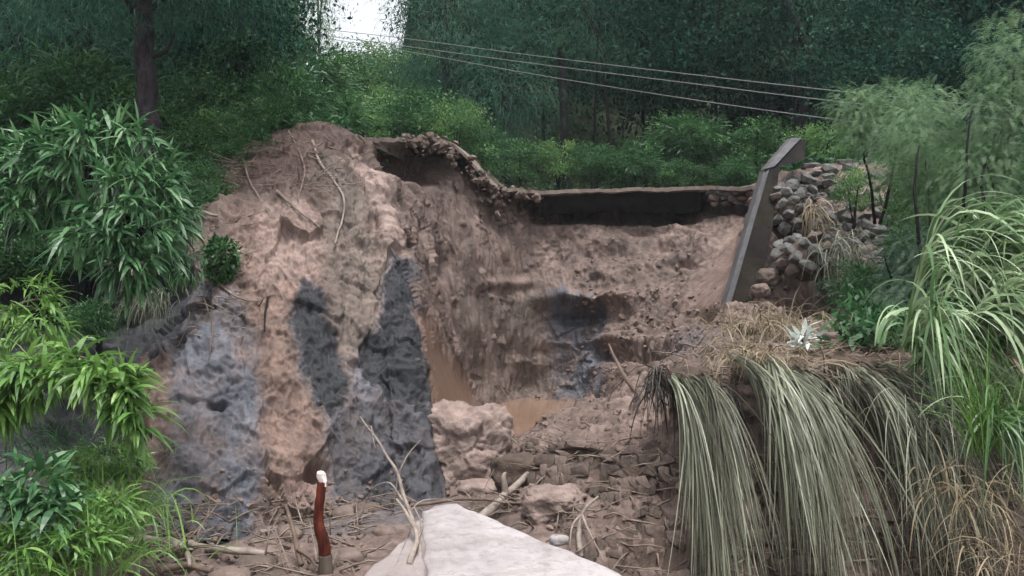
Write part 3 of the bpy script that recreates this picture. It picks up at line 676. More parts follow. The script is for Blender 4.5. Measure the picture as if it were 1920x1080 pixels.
# -- the red-brown post with a white top
RED = plain('red_brown_wood', (.014,.006,.005), (.155,.036,.022), 14, .85, 1.0, 40, .02, (1, 1, .25), .1)
WHT = plain('pale_broken_wood', (.62,.52,.50), (.85,.78,.76), 14, .7, .4, 40, .01)
OLD = plain('grey_stump_wood', (.03,.023,.018), (.13,.10,.082), 8, .9, .7, 24, .02, (1, 1, .22))
p0 = W(612, 1085, 8.4); post = thing('broken_post', 'upright red-brown broken stem with a white splintered top', 'post', p0)
pp = [W(x, y, 8.4) - p0 for x, y in ((612, 1095), (611, 1060), (610, 1040), (606, 1015), (598, 985), (596, 955), (598, 925), (600, 905))]
V, Q = tube(pp[:3], [.075, .068, .06], 9, 10, .01); V = V + unit(V * [1, 1, 0]) * (.014 * fbm(V * [1, 1, .3], 20, 3))[:, None]; link('stump', mesh('stump', V, Q, OLD, None, True), post)
V, Q = tube(pp[2:], [.056, .060, .050, .043, .045, .040], 11, 40, .03); V = V + unit(V * [1, 1, 0]) * (.016 * fbm(V * [1, 1, .25], 22, 4, .65))[:, None]; link('stem', mesh('stem', V, Q, RED, None, True), post)
V, Q = tube([pp[-1] + (0, 0, -.02), W(599, 894, 8.4) - p0, W(601, 884, 8.4) - p0], [.038, .042, .036], 6, 7, .06); link('splintered_top', mesh('splintered_top', V, Q, WHT), post)
V, Q = tube([pp[-1] + (.028, -.01, -.05), W(607, 898, 8.4) - p0, W(609, 887, 8.4) - p0], [.014, .017, .008], 5, 5, .03); link('splinter', mesh('splinter', V, Q, WHT), post)
# ------------------------------------------------------------------ vegetation
BARK = plain('dark_bark', (.005,.0045,.0055), (.018,.016,.0175), 5, .9, .9, 14, .04, (1, 1, .25))
TWIG = plain('brown_twig', (.06,.042,.032), (.17,.12,.095), 8, .9, .4, 30, .01)
PALE = plain('pale_bare_wood', (.13,.10,.085), (.31,.262,.225), 8, .8, .4, 30, .01)
L_BAMB = leaf_mat('bamboo_leaf', (.022,.068,.028), (.070,.180,.070), (.20,.36,.16), .42, .3, .5)
L_FRESH = leaf_mat('fresh_bamboo_leaf', (.055,.13,.030), (.13,.27,.055), (.26,.42,.12), .42, .35, .5)
L_BUSH = leaf_mat('bush_leaf', (.018,.060,.022), (.048,.135,.045), (.13,.27,.085), .5, .3)
L_DARK = leaf_mat('dark_tree_leaf', (.006,.024,.018), (.020,.062,.042), (.062,.145,.088), .8, .25, .04)
L_PINE = leaf_mat('pine_needle', (.020,.058,.042), (.050,.125,.082), (.12,.235,.15), .8, .2, .04)
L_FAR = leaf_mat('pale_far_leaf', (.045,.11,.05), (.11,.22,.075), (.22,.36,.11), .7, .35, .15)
L_FEATH = leaf_mat('feathery_leaf', (.06,.125,.06), (.135,.235,.115), (.27,.39,.21), .5, .35)
L_GRASS = leaf_mat('tall_grass', (.05,.12,.04), (.15,.26,.11), (.42,.52,.32), .4, .3, .5)
L_HANG = leaf_mat('muddy_hanging_grass', (.058,.048,.034), (.170,.190,.125), (.46,.47,.37), .45, .2, .45)
L_STRAW = leaf_mat('dry_straw', (.10,.075,.045), (.24,.19,.12), (.42,.36,.26), .6, .2)
L_WHITE = leaf_mat('silvery_leaf', (.55,.62,.58), (.70,.76,.72), (.80,.84,.80), .4, .2, .4)
R = np.random.default_rng(21)

def blades(P, D, L, Wd, segs=4, grav=0.8, prof='lance', roll=.5, wind=None, r=R):
    """Ribbons: base P, direction D, length L, width Wd, bending down by grav."""
    n = len(P); P = np.array(P, float); d = unit(D); L = np.asarray(L) * np.ones(n); Wd = np.asarray(Wd) * np.ones(n); grav = np.asarray(grav) * np.ones(n)
    s0 = np.cross(d, [0, 0, 1.0]); bad = np.linalg.norm(s0, axis=1) < .15; s0[bad] = [1, 0, 0]; s0 = unit(s0)
    a = r.normal(0, roll, n)[:, None]
    rows = []; p = P.copy()
    for k in range(segs + 1):
        t = k / segs
        if prof == 'lance': w = max(.04, math.sin(math.pi * min(1, .06 + .94 * t ** .8)) ** .9)
        elif prof == 'blade': w = (1 - t) ** .6 * (.55 + .45 * min(1, t * 5)) + .02
        else: w = 1 - .7 * abs(2 * t - 1) ** 2
        s = s0 - d * (s0 * d).sum(1)[:, None]; s = unit(s); s = s * np.cos(a) + np.cross(d, s) * np.sin(a)
        rows.append(np.stack([p - s * (Wd * w * .5)[:, None], p + s * (Wd * w * .5)[:, None]], 1))
        p = p + d * (L / segs)[:, None]
        g = (grav / segs)[:, None] * np.array([0, 0, -1.0])
        if wind is not None: g = g + np.asarray(wind) / segs
        d = unit(d + g)
    V = np.stack(rows, 1).reshape(-1, 3); m = 2 * (segs + 1)
    b = (np.arange(n) * m)[:, None]; k = (np.arange(segs) * 2)[None, :]
    Q = np.stack([b + k, b + k + 1, b + k + 3, b + k + 2], -1).reshape(-1, 4)
    return V, Q, m
def tints(n, m, base=None, sp=.22, r=R):
    v = np.clip((r.normal(.5, sp, n) if base is None else base + r.normal(0, sp, n)), 0, 1); return np.repeat(v, m)

# ---- bamboo-like shrubs: fans of long drooping leaves at the ends of arching stems
def fans(tips, dirs, per, L, Wd, grav, r):
    n = len(tips); P = np.repeat(tips, per, 0); D = np.repeat(unit(dirs), per, 0)
    P = P + r.normal(0, .03, P.shape); D = D + r.normal(0, .55, D.shape) + [0, 0, -.15]
    V, Q, m = blades(P, D, r.uniform(.4, 1.25, n * per) * L, r.uniform(.7, 1.2, n * per) * Wd, 4, grav, 'lance', .5, None, r)
    base = np.repeat(r.uniform(.25, .7, n), per)
    return V, Q, tints(n * per, m, base, .22, r)
def fan_shrub(name, label, cat, root, mass, nfan, per, L, Wd, mat, seed, stems=6, grav=.9, group=None, stem_r=.018):
    """mass: list of (centre, radii) lobes in world space that the leaf fans fill; root: base of the stems."""
    r = np.random.default_rng(seed); root = np.array(root, float); t = thing(name, label, cat, root, group)
    w = np.array([np.prod(q[1]) for q in mass]) ** .7; w /= w.sum(); idx = r.choice(len(mass), nfan, p=w)
    C = np.array([q[0] for q in mass])[idx]; Rr = np.array([q[1] for q in mass])[idx]
    d = unit(r.normal(size=(nfan, 3))); d[:, 1] -= .25; rad = r.uniform(.35, 1.0, nfan) ** .5
    tips = C + unit(d) * rad[:, None] * Rr
    dirs = unit(tips - C) * .8 + unit(tips - root) * .5 + [0, -.25, -.1]
    V, Q, tn = fans(tips, dirs, per, L, Wd, grav, r)
    link('foliage', mesh('foliage', V - root, Q, mat, {'tint': tn}), t)
    for k in range(stems):
        j = r.integers(nfan); m_ = (root * .45 + tips[j] * .55) + [0, 0, .12 * np.linalg.norm(tips[j] - root)]
        V, Q = tube([root - root + r.normal(0, .05, 3), m_ - root, tips[j] - root], [stem_r, stem_r * .7, stem_r * .25], 5, 10)
        link('stem', mesh('stem', V, Q, TWIG, None, True), t)
    return t
def lobe(px, py, d, rx, ry, rd): return (W(px, py, d), (rx * d / F, rd, ry * d / F))
fan_shrub('bamboo_shrub', 'large bamboo shrub with drooping green leaves below the pine trunk', 'shrub', W(140, 430, 11.6),
   [lobe(190, 300, 10.2, 120, 80, .8), lobe(90, 330, 10.4, 110, 80, .8), lobe(250, 400, 9.6, 95, 80, .6), lobe(170, 440, 9.3, 70, 40, .4), lobe(255, 480, 9.5, 50, 60, .4), lobe(310, 350, 10.4, 45, 50, .4), lobe(30, 380, 10, 80, 50, .6)], 250, 11, .38, .046, L_BAMB, 1, 9)
fan_shrub('bamboo_shrub', 'bright green bamboo branch arching over the dark bank', 'shrub', W(-90, 760, 9.0),
   [lobe(60, 700, 8.0, 60, 28, .3), lobe(140, 690, 7.9, 55, 22, .3), lobe(205, 700, 7.8, 42, 24, .25), lobe(240, 750, 7.8, 28, 40, .2), lobe(250, 795, 7.8, 26, 24, .2), lobe(5, 740, 8.0, 35, 30, .3)], 135, 8, .33, .048, L_FRESH, 2, 5, 1.1)
fan_shrub('bamboo_shrub', 'small bamboo spray at the picture edge above the bright arching branch', 'shrub', W(-60, 640, 9.4),
   [lobe(50, 560, 9, 60, 40, .3), lobe(90, 610, 8.8, 55, 35, .3), lobe(20, 620, 8.8, 50, 35, .3), lobe(120, 650, 8.8, 35, 22, .2)], 90, 6, .22, .028, L_FRESH, 3, 5)
fan_shrub('fern_shrub', 'low bright green feathery shrub under the drooping bamboo tip', 'shrub', W(190, 910, 8.8),
   [lobe(200, 860, 8.4, 70, 30, .3), lobe(150, 880, 8.4, 60, 28, .3), lobe(240, 870, 8.5, 30, 24, .2)], 300, 7, .12, .014, L_FRESH, 4, 5, .6)
fan_shrub('leafy_shrub', 'broad-leaved bluish green shrub at the left edge above the rough grass', 'shrub', W(40, 990, 7.6),
   [lobe(70, 920, 7.2, 60, 45, .3), lobe(20, 950, 7.2, 50, 45, .3), lobe(110, 960, 7.1, 40, 35, .2)], 70, 6, .26, .05, L_BAMB, 5, 5, 1.0)
fan_shrub('leafy_shrub', 'dense bright green leaves filling the bottom left corner', 'shrub', W(60, 1075, 7.0),
   [lobe(50, 1030, 6.9, 80, 40, .3), lobe(150, 1010, 7.0, 60, 40, .3), lobe(210, 950, 7.4, 40, 40, .2)], 120, 7, .22, .026, L_FRESH, 45, 5, .8)
fan_shrub('leafy_shrub', 'small round bush of tiny leaves clinging to the scarp rim', 'shrub', W(405, 500, 13.9),
   [lobe(415, 485, 13.4, 32, 42, .3)], 240, 6, .085, .04, L_BUSH, 6, 4, .5)
fan_shrub('vine_drape', 'thin leaves hanging beside the scarp below the bamboo', 'vine', W(345, 440, 13.0),
   [lobe(340, 430, 12.6, 30, 60, .3), lobe(350, 500, 12.7, 30, 50, .3)], 130, 6, .16, .016, L_BUSH, 7, 4, 1.2)

# ---- grass
def grass(name, label, base, n, L, Wd, direc, spread, grav, mat, seed, rad=(.15, .12, .03), segs=9, wind=None, cat='grass clump', line=None, group=None, tint=.5, tufts=0):
    r = np.random.default_rng(seed); base = np.array(base, float)
    if line is not None:
        u = r.random(n)[:, None]; P = np.array(line[0]) * (1 - u) + np.array(line[1]) * u
    else: P = np.repeat(base[None], n, 0)
    if tufts:
        ti = r.integers(tufts, size=n); ti[: 0] = 0
        TP = P[r.integers(n, size=tufts)] + r.normal(size=(tufts, 3)) * np.array(rad); TD = r.normal(size=(tufts, 3)) * np.array(spread)
        P = TP[ti] + r.normal(size=(n, 3)) * .022; D = np.array(direc, float) + TD[ti] + r.normal(size=(n, 3)) * np.array(spread) * .4
        tint = np.clip(tint + r.normal(0, .2, tufts), 0, 1)[ti]; wind = np.array(wind if wind is not None else (0, 0, 0)) + (r.normal(size=(tufts, 3)) * [.10, .06, 0])[ti] + r.normal(size=(n, 3)) * [.17, .09, 0]
    else:
        P = P + r.normal(size=(n, 3)) * np.array(rad); D = np.array(direc, float) + r.normal(size=(n, 3)) * np.array(spread)
    LL = r.uniform(L[0], L[1], n) * (r.uniform(.5, 1.08, tufts)[ti] if tufts else 1.0)
    V, Q, m = blades(P, D, LL, (.35 + 1.1 * r.random(n) ** 1.5) * Wd, segs, r.uniform(.6, 1.4, n) * grav, 'blade', .7, wind, r)
    return tag(link(name, mesh(name, V - base, Q, mat, {'tint': tints(n, m, np.zeros(n) + tint, .24, r)}, True), loc=base), label, cat, group)
grass('hanging_grass', 'narrow curtain of muddy grass hanging over the stone wall, leftmost of the hanging clumps', W(1285, 715, 10.2), 720, (1.4, 3.4), .018, (.04, -.70, -.1), (.06, .12, .15), 2.6, L_HANG, 1, (.06, .05, .05), 12, (.04, .0, 0), line=(W(1262, 705, 10.1), W(1322, 732, 10.1)), tufts=16)
grass('hanging_grass', 'widest curtain of pale muddy grass hanging in the middle of the embankment', W(1430, 700, 10.0), 860, (1.4, 3.5), .018, (.10, -.72, -.1), (.08, .12, .15), 2.6, L_HANG, 2, (.10, .08, .06), 12, (.12, 0, 0), line=(W(1415, 690, 10.0), W(1478, 705, 9.9)), tufts=18)
grass('hanging_grass', 'long greyish green curtain of grass falling beside the green arching grass', W(1590, 700, 9.8), 760, (1.3, 3.2), .017, (.13, -.72, -.1), (.08, .12, .15), 2.6, L_HANG, 3, (.12, .08, .06), 12, (.16, 0, 0), line=(W(1590, 690, 9.9), W(1655, 705, 9.7)), tufts=18)
grass('hanging_grass', 'short muddy grass curtain behind the two widest hanging clumps', W(1520, 700, 10.1), 260, (.8, 1.4), .022, (.3, -.7, .2), (.3, .15, .2), 4.5, L_HANG, 4, (.2, .08, .05), 9, (.3, 0, 0), line=(W(1490, 695, 10.1), W(1570, 695, 10.0)), tint=.35, tufts=14)
for i, (x, y, d, n, lab) in enumerate([(1730, 660, 9.3, 150, 'lower tuft of green arching grass above the straw'), (1785, 550, 9.6, 190, 'middle tuft of tall green grass arching over the embankment end'), (1850, 485, 9.4, 210, 'highest tuft of tall green grass arching below the feathery trees'), (1900, 610, 8.9, 220, 'dense dark-based tall grass at the right picture edge')]):
    grass('tall_grass', lab, W(x, y, d), int(n * 2.4), (1.0, 1.8), .040, (.22, -.35, .8), (.24, .22, .2), 3.6, L_GRASS, 10 + i, (.18, .2, .10), 11, (.35, -.05, 0), group='tall green grass tufts', tint=.66, tufts=26)
grass('tall_grass', 'low green grass falling over the straw at the right picture edge', W(1900, 800, 8.4), 260, (.7, 1.4), .03, (.0, -.5, .6), (.35, .25, .25), 3.2, L_GRASS, 15, (.2, .15, .1), 10, None, group='tall green grass tufts', tint=.4, tufts=20)
grass('upright_grass', 'upright yellow-green grass tuft standing in the dry straw', W(1845, 850, 8.3), 110, (.7, 1.3), .018, (0, -.1, 1), (.28, .25, .1), 1.1, L_FRESH, 20, (.1, .1, .03), 8)
grass('dry_grass', 'dry straw tuft sprawling at the lower right beside the wall', W(1830, 930, 8.2), 130, (.5, 1.0), .014, (0, -.5, .5), (.6, .3, .4), 2.6, L_STRAW, 21, (.25, .15, .12), 7)
grass('dry_grass', 'dry straw tuft in the bottom right corner', W(1870, 1040, 7.8), 120, (.5, .9), .014, (.1, -.5, .5), (.6, .3, .4), 2.4, L_STRAW, 22, (.25, .15, .12), 7)
grass('dry_grass', 'straw and grass fringe between hanging curtain and upright tuft', W(1730, 800, 8.9), 200, (.6, 1.3), .014, (.25, -.6, .2), (.4, .2, .3), 3.2, L_HANG, 23, (.2, .12, .2), 8, (.2, 0, 0))
grass('dry_grass', 'flattened pale grass mat on top of the embankment behind the white-leaved plant', W(1440, 610, 12.6), 420, (.4, .9), .016, (0, -.5, .45), (.6, .4, .4), 3.2, L_STRAW, 24, (.35, .35, .06), 7)
grass('dry_grass', 'tangled straw mat lying along the top of the embankment', W(1610, 680, 10.3), 420, (.4, 1.0), .012, (.7, -.25, .25), (.6, .35, .3), 2.2, L_STRAW, 25, (.7, .4, .06), 7)
grass('dry_grass', 'pale root-like tuft crowning the widest hanging curtain', W(1410, 665, 10.3), 260, (.35, .7), .014, (0, -.6, .5), (.6, .3, .3), 3.5, L_STRAW, 26, (.22, .2, .06), 7)
grass('dry_grass', 'small yellowish tuft on the mud by the pool', W(1085, 790, 13.2), 150, (.2, .4), .012, (0, -.4, .6), (.6, .4, .3), 2.6, leaf_mat('yellow_tuft', (.16,.15,.06), (.26,.25,.11), (.36,.34,.18)), 27, (.22, .15, .04), 6)
grass('hanging_grass', 'brown-green grass tuft hanging from the dark bank under the bamboo', W(290, 560, 12.4), 150, (.4, .75), .016, (0, -.6, .4), (.45, .2, .3), 3.6, L_HANG, 28, (.14, .1, .08), 8)
grass('hanging_grass', 'thin olive grass strands hanging under the large bamboo shrub', W(245, 500, 12.0), 90, (.4, .8), .014, (0, -.5, .1), (.3, .2, .3), 3.4, L_HANG, 29, (.14, .1, .08), 8, tint=.3)
grass('hanging_grass', 'grass beard hanging over the lower masonry chunk', W(1580, 480, 16.8), 260, (.5, 1.3), .022, (-.05, -.6, .3), (.4, .25, .3), 3.6, L_HANG, 30, (.2, .2, .2), 8)
grass('hanging_grass', 'thin yellowish strands hanging between the two masonry chunks', W(1520, 400, 18.6), 110, (.5, 1.0), .022, (-.05, -.5, .1), (.3, .2, .3), 3.6, L_STRAW, 31, (.12, .1, .2), 8)
grass('rough_grass', 'rough green grass bank in the bottom left corner', W(110, 1060, 7.2), 700, (.3, .8), .014, (.1, -.2, .9), (.5, .4, .3), 1.6, L_FRESH, 32, (.38, .35, .05), 6, tint=.6)
grass('rough_grass', 'grass on the slope below the feathery low shrub', W(200, 970, 7.9), 460, (.25, .6), .014, (.1, -.3, .8), (.5, .4, .3), 1.8, L_FRESH, 33, (.25, .25, .08), 6, tint=.65)
grass('rough_grass', 'dark bank grass between the large bamboo and the scarp foot', W(80, 850, 9.6), 260, (.3, .7), .014, (.1, -.4, .7), (.5, .4, .3), 2.0, L_BUSH, 34, (.4, .3, .15), 6, tint=.2)
grass('green_tuft', 'single pale green tuft on the grey shale face', W(322, 860, 11.3), 40, (.2, .4), .014, (0, -.4, .8), (.25, .2, .2), 1.5, L_HANG, 35, (.05, .05, .04), 6)
grass('dead_leaf_fringe', 'dark wet dead leaves and roots hanging just left of the hanging grass', W(1240, 705, 10.5), 160, (.3, .9), .022, (-.05, -.5, -.1), (.3, .2, .3), 2.6, leaf_mat('wet_dead_leaf', (.012,.010,.009), (.03,.025,.022), (.16,.14,.12)), 36, (.10, .08, .08), 7, cat='dead leaves')
grass('dead_leaf_fringe', 'dark wet roots spilling between the two leftmost grass curtains', W(1350, 745, 10.2), 150, (.3, .8), .02, (.25, -.5, -.1), (.3, .2, .3), 2.4, bpy.data.materials['wet_dead_leaf'], 37, (.12, .08, .10), 7, cat='dead leaves')
fan_shrub('white_leaved_plant', 'small plant with bright silvery white leaves on the embankment', 'plant', W(1500, 660, 11.2), [lobe(1500, 636, 11.0, 24, 14, .12)], 9, 5, .22, .06, L_WHITE, 8, 3, .3)

# ---- trees
def crown_mesh(kind, rx, rz, nclump, per, mat, seed, size):
    r = np.random.default_rng(seed); d = unit(r.normal(size=(nclump, 3))); C = d * (r.uniform(.15, 1, nclump) ** .45)[:, None] * [rx, rx, rz]
    n = nclump * per; cl = np.repeat(C, per, 0); cr = np.repeat(r.uniform(.35, .75, nclump), per)[:, None] * (rx / 2.4)
    P = cl + r.normal(size=(n, 3)) * cr * [1, 1, .55]
    out = unit(P - [0, 0, -.4 * rz])
    if kind == 'needle':
        D = out * .7 + r.normal(0, .5, (n, 3)) + [0, 0, -.3]; L = r.uniform(.7, 1.3, n) * size * 3.4; w = size * .20; V, Q, m = blades(P, D, L, w, 2, 1.6, 'blade', .8, None, r)
    elif kind == 'fan':
        D = out + r.normal(0, .5, (n, 3)) + [0, 0, -.2]; V, Q, m = blades(P, D, r.uniform(.7, 1.3, n) * size * 2.0, size * .3, 3, 1.0, 'lance', .8, None, r)
    else:
        D = out * .6 + r.normal(0, .7, (n, 3)) + [0, 0, -.2]; V, Q, m = blades(P, D, r.uniform(.6, 1.3, n) * size, size * .55, 2, .6, 'lance', .9, None, r)
    base = np.repeat(np.clip(r.normal(.42, .27, nclump), 0, 1), per)
    return mesh('crown', V, Q, mat, {'tint': tints(n, m, base, .06, r)}), C
def trunk_mesh(h, r0, crown_z, C, seed, nl=7, lean=(0, 0)):
    """Tapered stem from 0 up into the crown with limbs to some of the leaf clumps."""
    r = np.random.default_rng(seed); top = np.array([lean[0], lean[1], h])
    k = np.linspace(0, 1, 7)[:, None]; st = k * top + np.column_stack([r.normal(0, .05 * h / 8, 7), r.normal(0, .05 * h / 8, 7), np.zeros(7)]) * np.minimum(1, 4 * k)
    parts = []; stem = tube(st, np.linspace(r0, r0 * .35, 7), 8, 24, .03)
    for c in C[r.permutation(len(C))[:nl]]:
        a = r.uniform(.45, .9); s = catmull(st, 50)[int(a * 49)]; e = c + [lean[0], lean[1], crown_z]
        parts.append(tube([s, (s + e) / 2 + [0, 0, .15 * np.linalg.norm(e - s)], e], [r0 * .35, r0 * .2, r0 * .06], 5, 9))
    return stem, parts
CROWNS = {}
for k, (kind, rx, rz, nc, per, mat, size) in {'pine0': ('needle', 2.4, 2.3, 60, 120, L_PINE, .10), 'pine1': ('needle', 2.4, 2.8, 60, 120, L_PINE, .11),
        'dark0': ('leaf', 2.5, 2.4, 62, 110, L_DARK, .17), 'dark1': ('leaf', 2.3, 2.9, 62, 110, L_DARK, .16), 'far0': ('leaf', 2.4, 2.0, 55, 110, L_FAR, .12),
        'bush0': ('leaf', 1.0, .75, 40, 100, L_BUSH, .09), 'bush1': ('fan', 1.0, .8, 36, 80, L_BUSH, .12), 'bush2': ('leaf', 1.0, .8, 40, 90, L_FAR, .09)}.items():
    CROWNS[k] = crown_mesh(kind, rx, rz, nc, per, mat, 100 + len(CROWNS), size)
def tree(name, label, cat, px, d, crown_py, sx, sz, kind, r0, seed, base_py=None, group=None, lean=0.0, nl=7):
    """px, d: where the stem stands; crown_py: picture height of the crown centre; sx, sz: crown scale."""
    x = W(px, 0, d)[0]; b = W(px, base_py, d) if base_py is not None else drop(x, d)
    t = thing(name, label, cat, b, group); cz = W(px, crown_py, d)[2] - b[2]; me, C = CROWNS[kind]
    S = np.array([sx, sx, sz]); r = np.random.default_rng(seed); a = r.uniform(0, 6.28)
    Rz = np.array([[math.cos(a), -math.sin(a), 0], [math.sin(a), math.cos(a), 0], [0, 0, 1]])
    (V, Q), limbs = trunk_mesh(max(.3, cz + .25 * sz * 2), r0, cz, (C * S) @ Rz.T, seed, nl, (lean, 0))
    tk = link('trunk', mesh('trunk', V, Q, BARK, None, True), t)
    for V, Q in limbs: link('limb', mesh('limb', V, Q, BARK, None, True), tk)
    link('crown', me, t, (lean, 0, cz), (0, 0, a), tuple(S))
    return t
# the pine at the left and the stems of the wood
p0 = W(285, 330, 15.2); t = thing('pine_tree', 'tall pine with a thick dark scaly trunk above the large bamboo shrub', 'tree', p0)
V, Q = tube([W(x, y, 15.2) - p0 for x, y in ((288, 345), (283, 290), (277, 200), (272, 100), (269, 0), (265, -200), (262, -420))], [.21, .19, .18, .165, .155, .13, .1], 12, 90, .04)
V = V + unit(V * [1, 1, 0]) * (.02 * fbm(V * [1, 1, .7], 9, 3))[:, None]
PINEB = plain('pine_bark', (.006,.005,.006), (.060,.052,.056), 11, .9, 1.0, 18, .05, (1, 1, .5), .1)
pt_ = link('trunk', mesh('trunk', V, Q, PINEB, None, True), t)
for k, (x, y, s) in enumerate(((265, -330, 1.1), (150, -150, .8), (390, -120, .8))):
    link('crown', CROWNS['pine%d' % (k % 2)][0], t, W(x, y, 15.2) - p0, (0, 0, k * 2.1), s)
for k, (a, b, c) in enumerate((((270, 60), (215, -40), (160, -140)), ((272, 30), (330, -30), (390, -110)), ((275, 110), (310, 95), (330, 60)))):
    V, Q = tube([W(*q, 15.2) - p0 for q in (a, b, c)], [.06, .04, .015], 6, 10); link('branch', mesh('branch', V, Q, BARK, None, True), pt_)

TG = 'trees of the dark wood above the road'
for i, a in enumerate([
   # px, d, crown_py, sx, sz, kind, r0
   ('hazy pine behind the left end of the bamboo shrub', 40, 19, 90, 1.0, 1.0, 'pine0', .12), ('pine with drooping needles left of the thick trunk', 170, 20, 60, 1.0, 1.1, 'pine1', .12),
   ('pine just right of the thick dark trunk', 365, 20, 40, .8, 1.0, 'pine0', .10), ('dark tree whose leafy bough hangs at the left edge of the sky gap', 450, 19, 30, .62, .8, 'dark0', .12),
   ('tall pale tree standing in the middle of the sky gap', 598, 44, 20, .5, 1.4, 'far0', .10), ('dark tree behind the left pines', 260, 27, 60, 1.4, 1.5, 'dark1', .16), ('dark tree filling the upper left corner', 60, 26, 30, 1.4, 1.6, 'dark0', .16)]):
    tree('pine_tree' if 'pine' in a[6] else 'forest_tree', a[0], 'tree', *a[1:8], 200 + i)
for i, a in enumerate([
   ('leaning dark pine beside the sky gap, first right of it', 838, 31, 10, .85, 1.4, 'pine1', .10), ('bluish pine below the start of the cables', 815, 36, 170, .9, .8, 'pine0', .10),
   ('dark tree second right of the sky gap', 925, 34, 10, 1.15, 1.5, 'dark1', .15), ('feathery pine crossed by the cables in the middle of the wood', 950, 30, 130, .9, 1.1, 'pine1', .12)]):
    tree('pine_tree' if 'pine' in a[6] else 'forest_tree', a[0], 'tree', *a[1:8], 230 + i)
for i, (x, d, cy, sx, sz, k) in enumerate([(1020, 38, 40, 1.3, 1.5, 'dark0'), (1120, 32, 10, 1.2, 1.4, 'pine0'), (1210, 36, 70, 1.3, 1.4, 'dark1'), (1300, 31, 20, 1.1, 1.3, 'dark0'), (1400, 35, 60, 1.3, 1.5, 'dark1'),
        (1490, 30, -10, 1.1, 1.2, 'pine1'), (1590, 34, 60, 1.4, 1.6, 'dark0'), (1690, 30, 20, 1.2, 1.3, 'dark1'), (1790, 33, 60, 1.4, 1.5, 'dark0'), (1900, 29, 20, 1.3, 1.5, 'dark1'), (1180, 44, -10, 1.6, 2.0, 'dark0'),
        (1380, 45, 0, 1.8, 2.0, 'dark1'), (1560, 44, -20, 1.8, 2.0, 'dark0'), (1740, 43, 0, 1.8, 2.0, 'dark1'), (1920, 42, 0, 1.8, 2.0, 'dark0'), (1000, 48, -20, 1.6, 2.0, 'dark1'), (925, 50, 40, 1.3, 1.5, 'dark0'), (2010, 27, 60, 1.4, 1.7, 'dark0'), (820, 52, -40, 1.0, 1.6, 'dark0'), (1090, 52, 30, 2.2, 2.2, 'dark0'), (1280, 52, 20, 2.2, 2.2, 'dark1'), (1470, 52, 20, 2.2, 2.2, 'dark0'), (1650, 52, 20, 2.2, 2.2, 'dark1'), (1830, 52, 20, 2.2, 2.2, 'dark0'), (380, 34, 60, 1.5, 1.8, 'dark1'), (180, 34, 40, 1.8, 2.0, 'dark0'), (0, 34, 40, 1.8, 2.0, 'dark1'), (-60, 22, 60, 1.3, 1.5, 'dark0'), (1640, 26, 150, .9, .9, 'dark1'), (1760, 25, 180, .9, .9, 'dark0')]):
    lab = ['dark tree right behind the thick broken trunk', 'pine over the slanting thin trunk', 'dark tree between the slanting and the straight thin trunks', 'dark tree at the straight thin trunk', 'dark tree left of the big forked trunk',
           'pine over the big forked trunk', 'dark tree between forked trunk and the cable ends', 'dark tree behind the ends of the cables', 'dark tree left of the upper right feathery tree', 'dark tree behind the upper right feathery tree'][i] if i < 10 else 'dark crown deep in the shaded wood behind the front row of trees'
    tree('forest_tree', lab, 'tree', x, d, cy, sx, sz, k, .07, 300 + i, None, TG, 0.0, 4)
# stems that stand out against the wood
for i, (pts, d, r0, lab) in enumerate([([(1062, 262), (1056, 160), (1052, 80)], 31, .17, 'thick dark broken trunk standing behind the road shrubs'), ([(842, 120), (828, 60), (808, -40)], 33, .15, 'dark leaning trunk close to the sky gap'),
        ([(1150, 230), (1128, 110), (1072, -30)], 31, .06, 'thin slanting trunk right of the thick broken one'), ([(1340, 230), (1345, 100), (1352, -30)], 32, .07, 'thin straight trunk in the middle of the dark wood'),
        ([(1490, 260), (1520, 150), (1500, 60), (1450, -30)], 30, .20, 'big forked dark trunk behind the concrete coping'), ([(1210, 240), (1205, 120), (1195, -30)], 33, .06, 'slim trunk between the slanting and the straight ones')]):
    p0 = W(*pts[0], d); p0[2] = drop(p0[0], p0[1])[2] - .1; P_ = [np.zeros(3)] + [W(x, y, d) - p0 for x, y in pts[1:]]
    t = thing('tree_stem', lab, 'tree trunk', p0)
    V, Q = tube(P_, np.linspace(r0, r0 * .7, len(P_)), 8, 24, .06); tk = link('trunk', mesh('trunk', V, Q, BARK, None, True), t)
    if i == 4:
        V, Q = tube([P_[1], (P_[1] + P_[2]) / 2 + [.6, 0, .5], P_[2] + [1.5, 0, .8]], [r0 * .6, r0 * .5, r0 * .4], 7, 12, .05); link('limb', mesh('limb', V, Q, BARK, None, True), tk)
    elif i == 0: link('ivy', CROWNS['bush0'][0], t, P_[-1] - [0, 0, .05], (0, 0, 1), (.22, .22, .4))
    else:
        V, Q = tube([P_[1], P_[1] + [.4, 0, .5], P_[1] + [.6, 0, 1.2]], [r0 * .35, r0 * .25, r0 * .1], 5, 8); link('limb', mesh('limb', V, Q, BARK, None, True), tk)

